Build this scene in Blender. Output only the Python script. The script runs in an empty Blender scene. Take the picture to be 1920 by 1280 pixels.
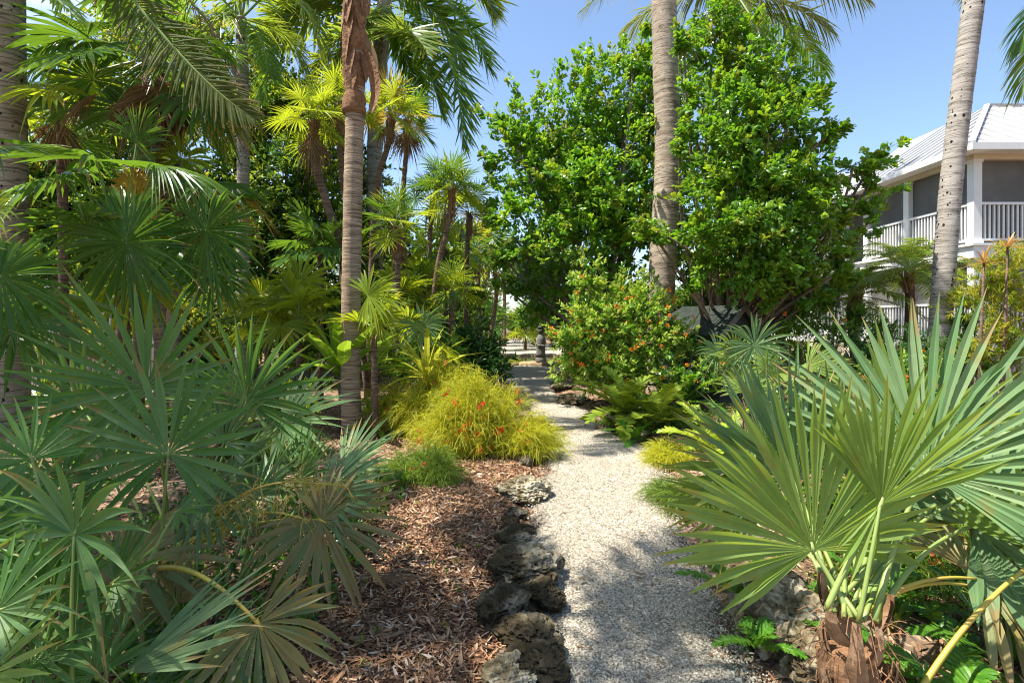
import bpy, math, random
import numpy as np
from mathutils import Vector, noise as mnoise
rng = np.random.default_rng(11)
random.seed(11)
SC = bpy.context.scene
COL = SC.collection
CAMZ = 1.5
Z = np.array([0., 0., 1.])

def V(*a): return np.array(a, float)
def P(px, py, d):
    """point seen at pixel (px,py) of the 1920x1280 photograph, d metres ahead"""
    return V((px - 960) / 1000 * d, d, CAMZ + (600 - py) / 1000 * d)
def G(px, d, z=0.0): return V((px - 960) / 1000 * d, d, z)
def unit(v):
    v = np.asarray(v, float)
    return v / np.maximum(np.linalg.norm(v, axis=-1, keepdims=True), 1e-9)
def R(a): return math.radians(a)
def U(a, b, n=None): return rng.uniform(a, b, n)

# ------------------------------------------------------------------ mesh builder
class MB:
    def __init__(self):
        self.v, self.q, self.t, self.c, self.qm, self.tm, self.n = [], [], [], [], [], [], 0
    def add(self, verts, quads=None, tris=None, col=None, mat=0):
        verts = np.asarray(verts, float).reshape(-1, 3)
        self.v.append(verts)
        if col is None: col = np.tile([.5, 0, 0], (len(verts), 1))
        self.c.append(np.asarray(col, float).reshape(-1, 3))
        if quads is not None and len(quads):
            self.q.append(np.asarray(quads, int) + self.n); self.qm.append(np.full(len(quads), mat))
        if tris is not None and len(tris):
            self.t.append(np.asarray(tris, int) + self.n); self.tm.append(np.full(len(tris), mat))
        self.n += len(verts)
    def box(self, x0, x1, y0, y1, z0, z1, mat=0):
        v = [(x, y, z) for z in (z0, z1) for y in (y0, y1) for x in (x0, x1)]
        q = [(0, 2, 3, 1), (4, 5, 7, 6), (0, 1, 5, 4), (2, 6, 7, 3), (0, 4, 6, 2), (1, 3, 7, 5)]
        self.add(v, q, mat=mat)
    def bar(self, a, b, w, h, mat=0):
        """square bar from a to b"""
        a, b = np.asarray(a, float), np.asarray(b, float); t = unit(b - a)
        s = np.cross(t, Z); s = unit(s) if np.linalg.norm(s) > 1e-3 else V(1, 0, 0)
        u = np.cross(s, t)
        v = [p + s * i * w / 2 + u * j * h / 2 for p in (a, b) for i, j in ((-1, -1), (1, -1), (1, 1), (-1, 1))]
        self.add(v, [(0, 1, 2, 3), (7, 6, 5, 4), (0, 4, 5, 1), (1, 5, 6, 2), (2, 6, 7, 3), (3, 7, 4, 0)], mat=mat)
    def tube(self, pts, rad, sides=8, mat=0, var=None, cap=True, wob=0.0):
        pts = np.asarray(pts, float); k = len(pts); rad = np.broadcast_to(np.asarray(rad, float), (k,))
        T = unit(np.gradient(pts, axis=0))
        ref = V(0, 1, 0) if abs(T[:, 1]).mean() < .8 else V(1, 0, 0)
        S = unit(np.cross(T, ref)); W = np.cross(S, T)
        a = np.linspace(0, 2 * np.pi, sides, endpoint=False)
        rr = rad[:, None] * (1 + (wob * rng.normal(size=(k, sides)) if wob else 0))
        v = pts[:, None] + (S[:, None] * np.cos(a)[None, :, None] + W[:, None] * np.sin(a)[None, :, None]) * (rr[..., None])
        i = np.arange(k - 1)[:, None] * sides; j = np.arange(sides)[None]
        q = np.stack([i + j, i + (j + 1) % sides, i + sides + (j + 1) % sides, i + sides + j], -1).reshape(-1, 4)
        var = U(0, 1) if var is None else var
        c = np.zeros((k, sides, 3)); c[..., 0] = var; c[..., 1] = np.linspace(0, 1, k)[:, None]
        vv = v.reshape(-1, 3); cc = c.reshape(-1, 3); tri = None
        if cap:
            vv = np.vstack([vv, pts[-1:], pts[:1]]); cc = np.vstack([cc, cc[-1:], cc[:1]])
            n0 = k * sides
            tri = [((k - 1) * sides + m, (k - 1) * sides + (m + 1) % sides, n0) for m in range(sides)] + \
                  [((m + 1) % sides, m, n0 + 1) for m in range(sides)]
        self.add(vv, q, tri, cc, mat)
    def strips(self, c, side, hw, nrm, fold=0.3, var=None, mat=0):
        """n ribbons of k stations, 3 vertices across; c,side,nrm (n,k,3), hw (n,k)"""
        n, k = c.shape[:2]
        o = side * hw[..., None]
        m = c - nrm * (hw * fold)[..., None]
        v = np.stack([c - o, m, c + o], 2)
        i = np.arange(n)[:, None] * (k * 3); s = np.arange(k - 1)[None] * 3; b = (i + s).reshape(-1)
        q = np.concatenate([np.stack([b, b + 1, b + 4, b + 3], 1), np.stack([b + 1, b + 2, b + 5, b + 4], 1)])
        var = U(0, 1, n) if var is None else np.broadcast_to(var, (n,))
        col = np.zeros((n, k, 3, 3)); col[..., 0] = var[:, None, None]
        col[..., 1] = np.linspace(0, 1, k)[None, :, None]; col[..., 2] = np.array([1, 0, 1])[None, None]
        self.add(v, q, None, col, mat)
    def lathe(self, prof, base, sides=16, mat=0):
        prof = np.asarray(prof, float)
        self.tube(np.stack([np.full(len(prof), base[0]), np.full(len(prof), base[1]), base[2] + prof[:, 1]], 1) + np.arange(len(prof))[:, None] * 1e-6 * Z, prof[:, 0], sides, mat)
    def mesh(self, name, mats, smooth=False):
        me = bpy.data.meshes.new(name)
        v = np.concatenate(self.v) if self.v else np.zeros((0, 3))
        q = np.concatenate(self.q) if self.q else np.zeros((0, 4), int)
        t = np.concatenate(self.t) if self.t else np.zeros((0, 3), int)
        me.vertices.add(len(v)); me.vertices.foreach_set('co', v.astype(np.float32).ravel())
        nl = q.size + t.size; me.loops.add(nl)
        me.loops.foreach_set('vertex_index', np.concatenate([q.ravel(), t.ravel()]).astype(np.int32))
        me.polygons.add(len(q) + len(t))
        st = np.concatenate([np.arange(len(q)) * 4, q.size + np.arange(len(t)) * 3]).astype(np.int32)
        me.polygons.foreach_set('loop_start', st)
        mi = np.concatenate(self.qm + self.tm) if (self.qm or self.tm) else np.zeros(0)
        for m in (mats if isinstance(mats, (list, tuple)) else [mats]): me.materials.append(m)
        me.polygons.foreach_set('material_index', mi.astype(np.int32))
        me.polygons.foreach_set('use_smooth', np.full(len(q) + len(t), bool(smooth)))
        at = me.color_attributes.new('vcol', 'FLOAT_COLOR', 'POINT')
        c = np.concatenate(self.c) if self.c else np.zeros((0, 3))
        at.data.foreach_set('color', np.hstack([c, np.ones((len(c), 1))]).astype(np.float32).ravel())
        me.update(calc_edges=True); me.validate()
        return me
    def build(self, name, mats, parent=None, smooth=False, origin=None):
        """link as ONE object; vertices are in world space, stored relative to the parent (or origin)"""
        off = np.zeros(3); p = parent
        while p is not None: off += np.array(p.location); p = p.parent
        loc = np.zeros(3)
        if origin is not None: loc = np.asarray(origin, float) - off; off = np.asarray(origin, float)
        self.v = [a - off for a in self.v]
        o = bpy.data.objects.new(name, self.mesh(name, mats, smooth)); COL.objects.link(o)
        o.location = loc; o.parent = parent
        return o

LABELS = set()
def tag(o, label, cat, group=None, kind=None):
    o['label'] = label; o['category'] = cat
    if group: o['group'] = group
    if kind: o['kind'] = kind
    return o
def thing(name, label, cat, base, group=None):
    o = bpy.data.objects.new(name, None); COL.objects.link(o)
    o.location = base; o.empty_display_size = .1
    return tag(o, label, cat, group)
def structure(o):
    o['kind'] = 'structure'; return o
def place_copy(src, name, parent, loc, rot=None, sc=1.0):
    o = src.copy() if isinstance(src, bpy.types.Object) else bpy.data.objects.new(name, src)
    COL.objects.link(o); o.parent = parent
    off = np.zeros(3); p = parent
    while p is not None: off += np.array(p.location); p = p.parent
    o.location = np.asarray(loc) - off
    if rot is not None: o.rotation_euler = rot
    o.scale = (sc, sc, sc)
    return o

# ------------------------------------------------------------------ materials
def newmat(name):
    m = bpy.data.materials.new(name); m.use_nodes = True; nt = m.node_tree; nt.nodes.clear()
    def N(t, **kw):
        n = nt.nodes.new(t)
        for k, v in kw.items(): setattr(n, k, v)
        return n
    def L(a, b): nt.links.new(a, b)
    out = N('ShaderNodeOutputMaterial')
    return m, nt, N, L, out
def rgb(c): return (c[0], c[1], c[2], 1)
def mixc(N, L, fac, a, b):
    m = N('ShaderNodeMix', data_type='RGBA')
    for s, v in ((m.inputs[0], fac), (m.inputs[6], a), (m.inputs[7], b)):
        if isinstance(v, (int, float)): s.default_value = v
        elif isinstance(v, (tuple, list)): s.default_value = rgb(v)
        else: L(v, s)
    return m.outputs[2]
def ramp(N, L, src, stops, interp='LINEAR'):
    r = N('ShaderNodeValToRGB'); e = r.color_ramp.elements; r.color_ramp.interpolation = interp
    while len(e) < len(stops): e.new(.5)
    for i, (p, c) in enumerate(stops):
        e[i].position = p; e[i].color = rgb(c) if isinstance(c, (tuple, list)) else (c, c, c, 1)
    L(src, r.inputs[0]); return r.outputs[0]
def mth(N, L, op, a, b=None):
    m = N('ShaderNodeMath', operation=op)
    for i, v in enumerate((a, b)):
        if v is None: continue
        if isinstance(v, (int, float)): m.inputs[i].default_value = v
        else: L(v, m.inputs[i])
    return m.outputs[0]

def leafmat(name, c1, c2, trans, tf=.35, rough=.45, tip=None, tip0=.82, spots=.0, spotc=(.25, .17, .05), rib=None, spec=.3, objvar=.25, vein=0):
    m, nt, N, L, out = newmat(name)
    at = N('ShaderNodeAttribute', attribute_name='vcol'); sp = N('ShaderNodeSeparateColor'); L(at.outputs['Color'], sp.inputs[0])
    col = mixc(N, L, sp.outputs[0], c1, c2)
    geo = N('ShaderNodeTexCoord')
    nz = N('ShaderNodeTexNoise'); nz.inputs['Scale'].default_value = 9; nz.inputs['Detail'].default_value = 3
    L(geo.outputs['Object'], nz.inputs['Vector'])
    if spots:
        f = ramp(N, L, nz.outputs[0], [(.62 - .25 * spots, 0.), (.72, 1.)])
        col = mixc(N, L, mth(N, L, 'MULTIPLY', f, min(1, .5 + spots)), col, spotc)
    if vein:
        st = mth(N, L, 'FRACT', mth(N, L, 'MULTIPLY', sp.outputs[2], vein))
        f = ramp(N, L, st, [(.0, 1.), (.3, 0.), (.75, 0.), (1, 1.)])
        col = mixc(N, L, mth(N, L, 'MULTIPLY', f, .38), col, tuple(x * .62 for x in c1))
    if rib:
        f = ramp(N, L, sp.outputs[2], [(0, 1.), (.25, 0.)])
        col = mixc(N, L, mth(N, L, 'MULTIPLY', f, .6), col, rib)
    if tip:
        jit = mth(N, L, 'ADD', sp.outputs[1], mth(N, L, 'MULTIPLY', mth(N, L, 'POWER', sp.outputs[0], 3), .3))
        f = ramp(N, L, jit, [(tip0, 0.), (min(1, tip0 + .15), 1.)])
        col = mixc(N, L, f, col, tip)
    oi = N('ShaderNodeObjectInfo')
    hsv = N('ShaderNodeHueSaturation'); L(col, hsv.inputs['Color'])
    v = mth(N, L, 'ADD', mth(N, L, 'MULTIPLY', oi.outputs['Random'], objvar), 1 - objvar / 2)
    v2 = mth(N, L, 'MULTIPLY', v, mth(N, L, 'ADD', mth(N, L, 'MULTIPLY', nz.outputs[0], .5), .75))
    L(v2, hsv.inputs['Value'])
    b = N('ShaderNodeBsdfPrincipled'); L(hsv.outputs[0], b.inputs['Base Color'])
    b.inputs['Roughness'].default_value = rough; b.inputs['Specular IOR Level'].default_value = spec
    t = N('ShaderNodeBsdfTranslucent')
    tm = N('ShaderNodeMix', data_type='RGBA', blend_type='MULTIPLY'); tm.inputs[0].default_value = 1
    gain = N('ShaderNodeMix', data_type='RGBA'); gain.inputs[0].default_value = .65; L(hsv.outputs[0], gain.inputs[6]); gain.inputs[7].default_value = rgb(trans)
    L(gain.outputs[2], t.inputs['Color'])
    mx = N('ShaderNodeMixShader'); mx.inputs[0].default_value = tf
    L(b.outputs[0], mx.inputs[1]); L(t.outputs[0], mx.inputs[2]); L(mx.outputs[0], out.inputs[0])
    return m

def plain(name, c, rough=.6, var=.15, scale=6, bump=0, c2=None, spec=.4, detail=5, metallic=0):
    m, nt, N, L, out = newmat(name)
    tc = N('ShaderNodeTexCoord'); nz = N('ShaderNodeTexNoise'); nz.inputs['Scale'].default_value = scale; nz.inputs['Detail'].default_value = detail
    L(tc.outputs['Object'], nz.inputs['Vector'])
    c2 = c2 or tuple(x * (1 - 2 * var) for x in c)
    f = ramp(N, L, nz.outputs[0], [(.35, 0.), (.7, 1.)])
    b = N('ShaderNodeBsdfPrincipled'); L(mixc(N, L, f, c, c2), b.inputs['Base Color'])
    b.inputs['Roughness'].default_value = rough; b.inputs['Specular IOR Level'].default_value = spec; b.inputs['Metallic'].default_value = metallic
    if bump:
        bp = N('ShaderNodeBump'); bp.inputs['Strength'].default_value = bump; bp.inputs['Distance'].default_value = .02
        L(nz.outputs[0], bp.inputs['Height']); L(bp.outputs[0], b.inputs['Normal'])
    L(b.outputs[0], out.inputs[0]); return m

def trunkmat(name, c1, c2, dark, ring=9., spots=True, fine=1.0, lich=None):
    """ringed palm bark: leaf-scar rings with height, short dark nicks, blotches"""
    m, nt, N, L, out = newmat(name)
    tc = N('ShaderNodeTexCoord')
    mp = N('ShaderNodeMapping'); mp.inputs['Scale'].default_value = (1.5, 1.5, ring); L(tc.outputs['Object'], mp.inputs[0])
    n1 = N('ShaderNodeTexNoise'); n1.inputs['Scale'].default_value = 2.2; n1.inputs['Detail'].default_value = 7; n1.inputs['Roughness'].default_value = .65; L(mp.outputs[0], n1.inputs['Vector'])
    n2 = N('ShaderNodeTexNoise'); n2.inputs['Scale'].default_value = 3.; n2.inputs['Detail'].default_value = 6; L(tc.outputs['Object'], n2.inputs['Vector'])
    col = mixc(N, L, ramp(N, L, n1.outputs[0], [(.3, 0.), (.7, 1.)]), c1, c2)
    col = mixc(N, L, mth(N, L, 'MULTIPLY', ramp(N, L, n2.outputs[0], [(.45, 0.), (.75, 1.)]), .55), col, dark)
    if lich: 
        n4 = N('ShaderNodeTexNoise'); n4.inputs['Scale'].default_value = 4.5; n4.inputs['Detail'].default_value = 8; n4.inputs['Roughness'].default_value = .75; L(tc.outputs['Object'], n4.inputs['Vector'])
        col = mixc(N, L, mth(N, L, 'MULTIPLY', ramp(N, L, n4.outputs[0], [(.55, 0.), (.62, 1.)]), .7), col, lich)
    h = n1.outputs[0]
    # thin ring cracks
    mp3 = N('ShaderNodeMapping'); mp3.inputs['Scale'].default_value = (.55, .55, ring * 1.7); L(tc.outputs['Object'], mp3.inputs[0])
    n3 = N('ShaderNodeTexNoise'); n3.inputs['Scale'].default_value = 1.6; n3.inputs['Detail'].default_value = 4; L(mp3.outputs[0], n3.inputs['Vector'])
    crack = ramp(N, L, n3.outputs[0], [(.455, 0.), (.475, 1.), (.485, 1.), (.51, 0.)])
    col = mixc(N, L, mth(N, L, 'MULTIPLY', crack, .6), col, tuple(x * .35 for x in dark))
    h = mth(N, L, 'SUBTRACT', h, mth(N, L, 'MULTIPLY', crack, .5))
    if spots:
        mp2 = N('ShaderNodeMapping'); mp2.inputs['Scale'].default_value = (11, 11, 7.5); L(tc.outputs['Object'], mp2.inputs[0])
        vo = N('ShaderNodeTexVoronoi'); vo.inputs['Scale'].default_value = 1.15; L(mp2.outputs[0], vo.inputs['Vector'])
        sr = N('ShaderNodeSeparateColor'); L(vo.outputs['Color'], sr.inputs[0])
        dd = mth(N, L, 'ADD', vo.outputs['Distance'], mth(N, L, 'MULTIPLY', n2.outputs[0], .25))
        dd = mth(N, L, 'SUBTRACT', dd, mth(N, L, 'MULTIPLY', sr.outputs[1], .2))
        s = ramp(N, L, dd, [(.13, 1.), (.2, 0.)])
        s = mth(N, L, 'MULTIPLY', s, mth(N, L, 'GREATER_THAN', sr.outputs[0], .25))
        col = mixc(N, L, s, col, (.02, .016, .012))
        h = mth(N, L, 'SUBTRACT', h, s)
    b = N('ShaderNodeBsdfPrincipled'); L(col, b.inputs['Base Color']); b.inputs['Roughness'].default_value = .85; b.inputs['Specular IOR Level'].default_value = .2
    bp = N('ShaderNodeBump'); bp.inputs['Strength'].default_value = .9 * fine; bp.inputs['Distance'].default_value = .02
    L(h, bp.inputs['Height']); L(bp.outputs[0], b.inputs['Normal'])
    L(b.outputs[0], out.inputs[0]); return m

M = {}
M['palmetto'] = leafmat('palmetto_leaf', (.075, .18, .042), (.17, .27, .098), (.24, .5, .02), .27, .40, tip=(.26, .19, .07), tip0=.93, spots=.12, rib=(.19, .27, .09), vein=3, spec=.16)
M['palmetto_blue'] = leafmat('palmetto_blue_leaf', (.115, .215, .085), (.23, .315, .15), (.28, .46, .04), .26, .38, tip=(.30, .23, .1), tip0=.93, spots=.12, rib=(.2, .3, .16), vein=3, spec=.16)
M['palmetto_lime_lit'] = leafmat('palmetto_lime_lit_leaf', (.165, .275, .06), (.28, .37, .11), (.5, .64, .04), .45, .36, tip=(.35, .28, .07), tip0=.94, spots=.1, rib=(.30, .36, .1), vein=3, spec=.16)  # lit copy of palmetto: backlit yellow-green glow is put into the colour
M['palmetto_old'] = leafmat('palmetto_old_leaf', (.12, .19, .07), (.32, .23, .085), (.3, .26, .06), .22, .5, tip=(.24, .15, .07), tip0=.80, spots=.6, spotc=(.27, .16, .05), rib=(.25, .24, .08), vein=3)
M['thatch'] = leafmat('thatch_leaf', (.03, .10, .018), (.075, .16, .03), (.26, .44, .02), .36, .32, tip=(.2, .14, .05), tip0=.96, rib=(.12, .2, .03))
M['thatch_lit'] = leafmat('thatch_sunlit_leaf', (.13, .22, .02), (.26, .33, .03), (.6, .66, .02), .5, .36, tip=(.3, .22, .05), tip0=.95, rib=(.3, .34, .05))  # sunlit copy of thatch: brighter, yellower light mixed into the leaf colour
M['thatch_yellow_lit'] = leafmat('thatch_yellow_lit_leaf', (.36, .30, .03), (.45, .28, .04), (.7, .5, .04), .5, .45, tip=(.3, .17, .06), tip0=.8)  # golden backlight on thatch fans painted as leaf colour
M['dead'] = leafmat('dead_leaf', (.17, .105, .06), (.27, .175, .10), (.3, .17, .07), .2, .75, spec=.15)
M['feather'] = leafmat('feather_leaf', (.06, .155, .025), (.12, .23, .035), (.4, .62, .03), .48, .34, tip=(.3, .26, .06), tip0=.97)
M['feather_lit'] = leafmat('feather_sunlit_leaf', (.10, .19, .025), (.19, .27, .035), (.5, .6, .04), .46, .36, tip=(.4, .3, .06), tip0=.95)  # sunlit copy of feather, the sunshine sits in the colour itself
M['feather_olive'] = leafmat('feather_olive_leaf', (.075, .11, .025), (.14, .15, .04), (.34, .36, .05), .38, .7, spec=.1, tip=(.3, .2, .08), tip0=.93)
M['coconut'] = leafmat('coconut_leaf', (.10, .14, .04), (.18, .2, .06), (.4, .42, .06), .4, .4, tip=(.35, .25, .1), tip0=.92)
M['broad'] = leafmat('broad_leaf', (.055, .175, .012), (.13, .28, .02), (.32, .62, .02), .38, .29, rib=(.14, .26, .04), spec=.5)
M['broad_lit'] = leafmat('broad_sunlit_leaf', (.15, .30, .02), (.26, .40, .03), (.5, .7, .02), .42, .38, spec=.5)  # sunlit copy of broad for leaf highlights, light held in the colour
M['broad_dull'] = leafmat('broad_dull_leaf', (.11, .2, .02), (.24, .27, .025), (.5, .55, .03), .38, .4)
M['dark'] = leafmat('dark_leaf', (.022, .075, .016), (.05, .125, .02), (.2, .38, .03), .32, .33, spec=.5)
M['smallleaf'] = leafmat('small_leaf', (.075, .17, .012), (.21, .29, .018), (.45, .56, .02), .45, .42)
M['yellow_sunlit'] = leafmat('yellow_sunlit_leaf', (.2, .24, .02), (.4, .36, .03), (.65, .6, .04), .45, .42)  # yellow foliage; also carries painted sunlight on the background trees
M['lantana'] = leafmat('lantana_leaf', (.25, .38, .05), (.42, .53, .09), (.6, .7, .06), .42, .4)
M['wisp'] = leafmat('wispy_stem', (.27, .36, .025), (.52, .48, .035), (.8, .7, .03), .45, .5, objvar=.1)
M['wisp_green'] = leafmat('wispy_green_stem', (.07, .15, .02), (.17, .24, .03), (.4, .48, .03), .38, .5)
M['strap'] = leafmat('strap_leaf', (.11, .25, .02), (.2, .34, .03), (.45, .62, .03), .42, .32, rib=(.26, .4, .06))
M['strap_yellow'] = leafmat('strap_yellow_leaf', (.33, .38, .03), (.5, .48, .05), (.7, .68, .06), .42, .36, tip=(.3, .3, .05), tip0=.95, rib=(.16, .27, .03))
M['fern'] = leafmat('fern_leaf', (.05, .17, .015), (.12, .27, .025), (.35, .6, .03), .4, .4)
M['cycad'] = leafmat('cycad_leaf', (.17, .29, .025), (.38, .44, .04), (.55, .62, .03), .36, .36)
M['ti'] = leafmat('ti_leaf', (.33, .13, .05), (.42, .30, .06), (.6, .3, .08), .35, .4)
M['orange'] = leafmat('orange_petal', (.75, .17, .02), (.8, .34, .03), (.8, .3, .04), .3, .5, objvar=.1)
M['red'] = leafmat('red_petal', (.62, .02, .015), (.75, .06, .03), (.8, .05, .03), .3, .45, objvar=.1)
M['stalk'] = plain('green_stalk', (.17, .26, .06), .42, .15, 8, c2=(.26, .3, .08))
M['stalk_yellow'] = plain('yellow_stalk', (.40, .35, .05), .42, .15, 8, c2=(.45, .29, .06))
M['stalk_lime'] = plain('lime_stalk', (.25, .34, .09), .42, .15, 8, c2=(.3, .36, .12))
M['bark_grey'] = trunkmat('grey_palm_bark', (.31, .275, .235), (.41, .375, .33), (.24, .20, .16), 7)
M['bark_brown'] = trunkmat('brown_palm_bark', (.24, .17, .12), (.34, .26, .20), (.11, .075, .05), 12, spots=False)
M['bark_tan'] = trunkmat('tan_palm_bark', (.35, .25, .165), (.45, .34, .245), (.23, .15, .095), 16, spots=False)
M['bark_left'] = trunkmat('left_palm_bark', (.24, .19, .13), (.33, .27, .2), (.13, .095, .065), 5, lich=(.42, .38, .30))
M['bark_royal'] = trunkmat('royal_palm_bark', (.31, .24, .17), (.42, .34, .26), (.18, .13, .09), 4, spots=False, lich=(.50, .46, .33))
M['bark_thin'] = trunkmat('thin_palm_bark', (.17, .10, .07), (.27, .18, .13), (.07, .04, .03), 20, spots=False)
M['wood'] = plain('tree_bark', (.15, .11, .08), .85, .2, 14, .6, c2=(.27, .22, .17))
M['fibre'] = plain('palm_fibre', (.16, .075, .032), .9, .25, 22, 1., c2=(.28, .15, .075))
M['boot'] = plain('palm_boot', (.22, .115, .055), .8, .3, 16, .7, c2=(.38, .25, .14))
# ------------------------------------------------------------------ plant generators
def bez(p0, p1, p2, n):
    t = np.linspace(0, 1, n)[:, None]
    return (1 - t) ** 2 * p0 + 2 * t * (1 - t) * p1 + t ** 2 * p2
def cat_rom(pts, n):
    pts = np.asarray(pts, float)
    if len(pts) == 2: return pts[0] + (pts[1] - pts[0]) * np.linspace(0, 1, n)[:, None]
    p = np.vstack([2 * pts[0] - pts[1], pts, 2 * pts[-1] - pts[-2]]); out = []
    m = len(pts) - 1
    for s in np.linspace(0, m, n):
        i = min(int(s), m - 1); t = s - i; a, b, c, d = p[i:i + 4]
        out.append(.5 * ((2 * b) + (-a + c) * t + (2 * a - 5 * b + 4 * c - d) * t * t + (-a + 3 * b - 3 * c + d) * t ** 3))
    return np.array(out)

def fan(mb, H, A, N, Rr, S=140, nseg=26, split=.32, cup=.12, droop=.12, arch=0., fold=.75, wid=.88, jit=.08, k=9, mat=0, tipbreak=.12, short=.25):
    """palmate blade: H hub, A axis (continues the stalk), N the upper face"""
    H = np.asarray(H, float); A = unit(A); N = np.asarray(N, float); N = unit(N - A * (N @ A)); B = np.cross(N, A)
    S = R(S); th = np.linspace(-S, S, nseg); dth = 2 * S / nseg
    th = th + rng.normal(0, dth * .16, nseg)
    Ls = Rr * (1 - short * (np.abs(th) / S) ** 2.2) * (1 + rng.normal(0, jit, nseg))
    t = np.concatenate([np.linspace(0.01, split, 3), np.linspace(split, 1, k - 2)[1:]])
    k = len(t)
    D = np.cos(th)[:, None] * A + np.sin(th)[:, None] * B
    Sd = -np.sin(th)[:, None] * A + np.cos(th)[:, None] * B
    r = Ls[:, None] * t[None]
    w0 = np.tan(dth / 2) * Rr * split * wid
    u = np.clip((t - split) / (1 - split), 0, 1)
    hw = np.where(t <= split, np.tan(dth / 2) * t * Rr * wid, w0 * (1 + .35 * np.sin(np.pi * np.minimum(u * 1.3, 1)) ** 1) * (1 - u ** 2.2) + .0006)
    hw = hw[None] * (1 + rng.normal(0, .06, nseg))[:, None]
    c = H + D[:, None] * r[..., None]
    cu = cup * (1 + rng.normal(0, .25, nseg)) + arch * np.sin(np.abs(th)) 
    c = c + N * (cu[:, None] * r)[..., None]
    dr = droop * (1 + np.abs(rng.normal(0, .5, nseg)))
    brk = rng.random(nseg) < tipbreak
    dr = np.where(brk, dr + U(.2, .5, nseg), dr)
    dd = dr[:, None] * np.clip((t - .25), 0, 1)[None] ** 2 * Ls[:, None] * 1.6
    c = c - Z * dd[..., None]
    c = c + Sd[:, None] * (rng.normal(0, .05, nseg)[:, None] * Ls[:, None] * np.clip(t - .3, 0, 1)[None] ** 2)[..., None]
    side = np.broadcast_to(Sd[:, None], c.shape)
    # twist a little toward the tip so ribbons catch light differently
    tw = rng.normal(0, .5, nseg)[:, None] * np.clip(t - .2, 0, 1)[None]
    nn = np.broadcast_to(N, c.shape)
    side2 = side * np.cos(tw)[..., None] + nn * np.sin(tw)[..., None]
    nn2 = nn * np.cos(tw)[..., None] - side * np.sin(tw)[..., None]
    mb.strips(c, side2, hw, nn2, fold, mat=mat)

def feather(mb, pts, nl=55, Lmax=.5, w=.018, ang=58, hang=.3, lift=.25, t0=.15, k=5, mat=0, rmat=1, rr=.018, jit=.1, up=Z, prof=(.45, .35), ragged=0.0):
    """pinnate blade along the rachis polyline pts"""
    pts = np.asarray(pts, float); m = len(pts)
    mb.tube(pts, np.linspace(rr, rr * .25, m), 5, rmat)
    t = np.linspace(t0, .995, nl); f = t * (m - 1); i = np.minimum(f.astype(int), m - 2); fr = (f - i)[:, None]
    base = pts[i] * (1 - fr) + pts[i + 1] * fr; T = unit(np.gradient(pts, axis=0)); T = unit(T[i] * (1 - fr) + T[i + 1] * fr)
    up = np.broadcast_to(np.asarray(up, float), T.shape)
    S = unit(np.cross(T, up)); Un = np.cross(S, T)
    u = (t - t0) / (1 - t0)
    L = Lmax * (prof[0] + (1 - prof[0]) * np.sin(np.pi * np.clip(u * .8 + .18, 0, 1))) * np.where(u > .85, 1 - (u - .85) / .15 * (1 - prof[1]), 1)
    s = np.linspace(0, 1, k)
    for sg in (-1, 1):
        a = R(ang) * (1 - .55 * u ** 2) * (1 + rng.normal(0, jit, nl))
        D = unit(sg * S * np.sin(a)[:, None] + T * np.cos(a)[:, None] + Un * (lift + rng.normal(0, jit, nl))[:, None])
        Ls = L * (1 + rng.normal(0, jit * .8, nl))
        keep = rng.random(nl) > ragged
        c = base[:, None] + D[:, None] * (Ls[:, None] * s)[..., None]
        hg = hang * (1 + rng.normal(0, .3, nl))
        c = c - Z * (hg[:, None] * Ls[:, None] * s[None] ** 2)[..., None]
        nrm = unit(np.cross(D, T) * -sg)
        sd = unit(np.cross(nrm, D))
        hw = w * np.sin(np.pi * np.clip(.12 + .86 * s, 0, 1)) ** .7
        hw = np.broadcast_to(hw, (nl, k)) * (.6 + .4 * L / Lmax)[:, None]
        ck = c[keep]
        mb.strips(ck, np.broadcast_to(sd[keep][:, None], ck.shape), hw[keep], np.broadcast_to(nrm[keep][:, None], ck.shape), .35, mat=mat)

def az_el(az, el): return V(math.cos(el) * math.cos(az), math.cos(el) * math.sin(az), math.sin(el))

SHAPES = {'obov': ((0, .12, .35, .65, .88, 1), (.05, .14, .55, 1., .8, .12)), 'ell': ((0, .3, .65, 1), (.06, 1., .8, .04)), 'quick': ((0, .55, 1), (.1, 1., .12)),
          'strap': ((0, .2, .5, .8, 1), (.5, .9, 1., .7, .05))}
def leaves(mb, pos, D, Nn, Ls, W, shape='ell', curl=.15, mat=0, fold=.3):
    t, p = map(np.array, SHAPES[shape]); n = len(pos)
    D = unit(D); Nn = unit(Nn - D * np.sum(Nn * D, -1, keepdims=True)); Sd = np.cross(Nn, D)
    Ls = np.broadcast_to(Ls, (n,)); W = np.broadcast_to(W, (n,))
    c = pos[:, None] + D[:, None] * (Ls[:, None] * t)[..., None] - Nn[:, None] * (curl * Ls[:, None] * t ** 2)[..., None]
    hw = W[:, None] / 2 * p[None]
    mb.strips(c, np.broadcast_to(Sd[:, None], c.shape), hw, np.broadcast_to(Nn[:, None], c.shape), -fold, mat=mat)

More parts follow.
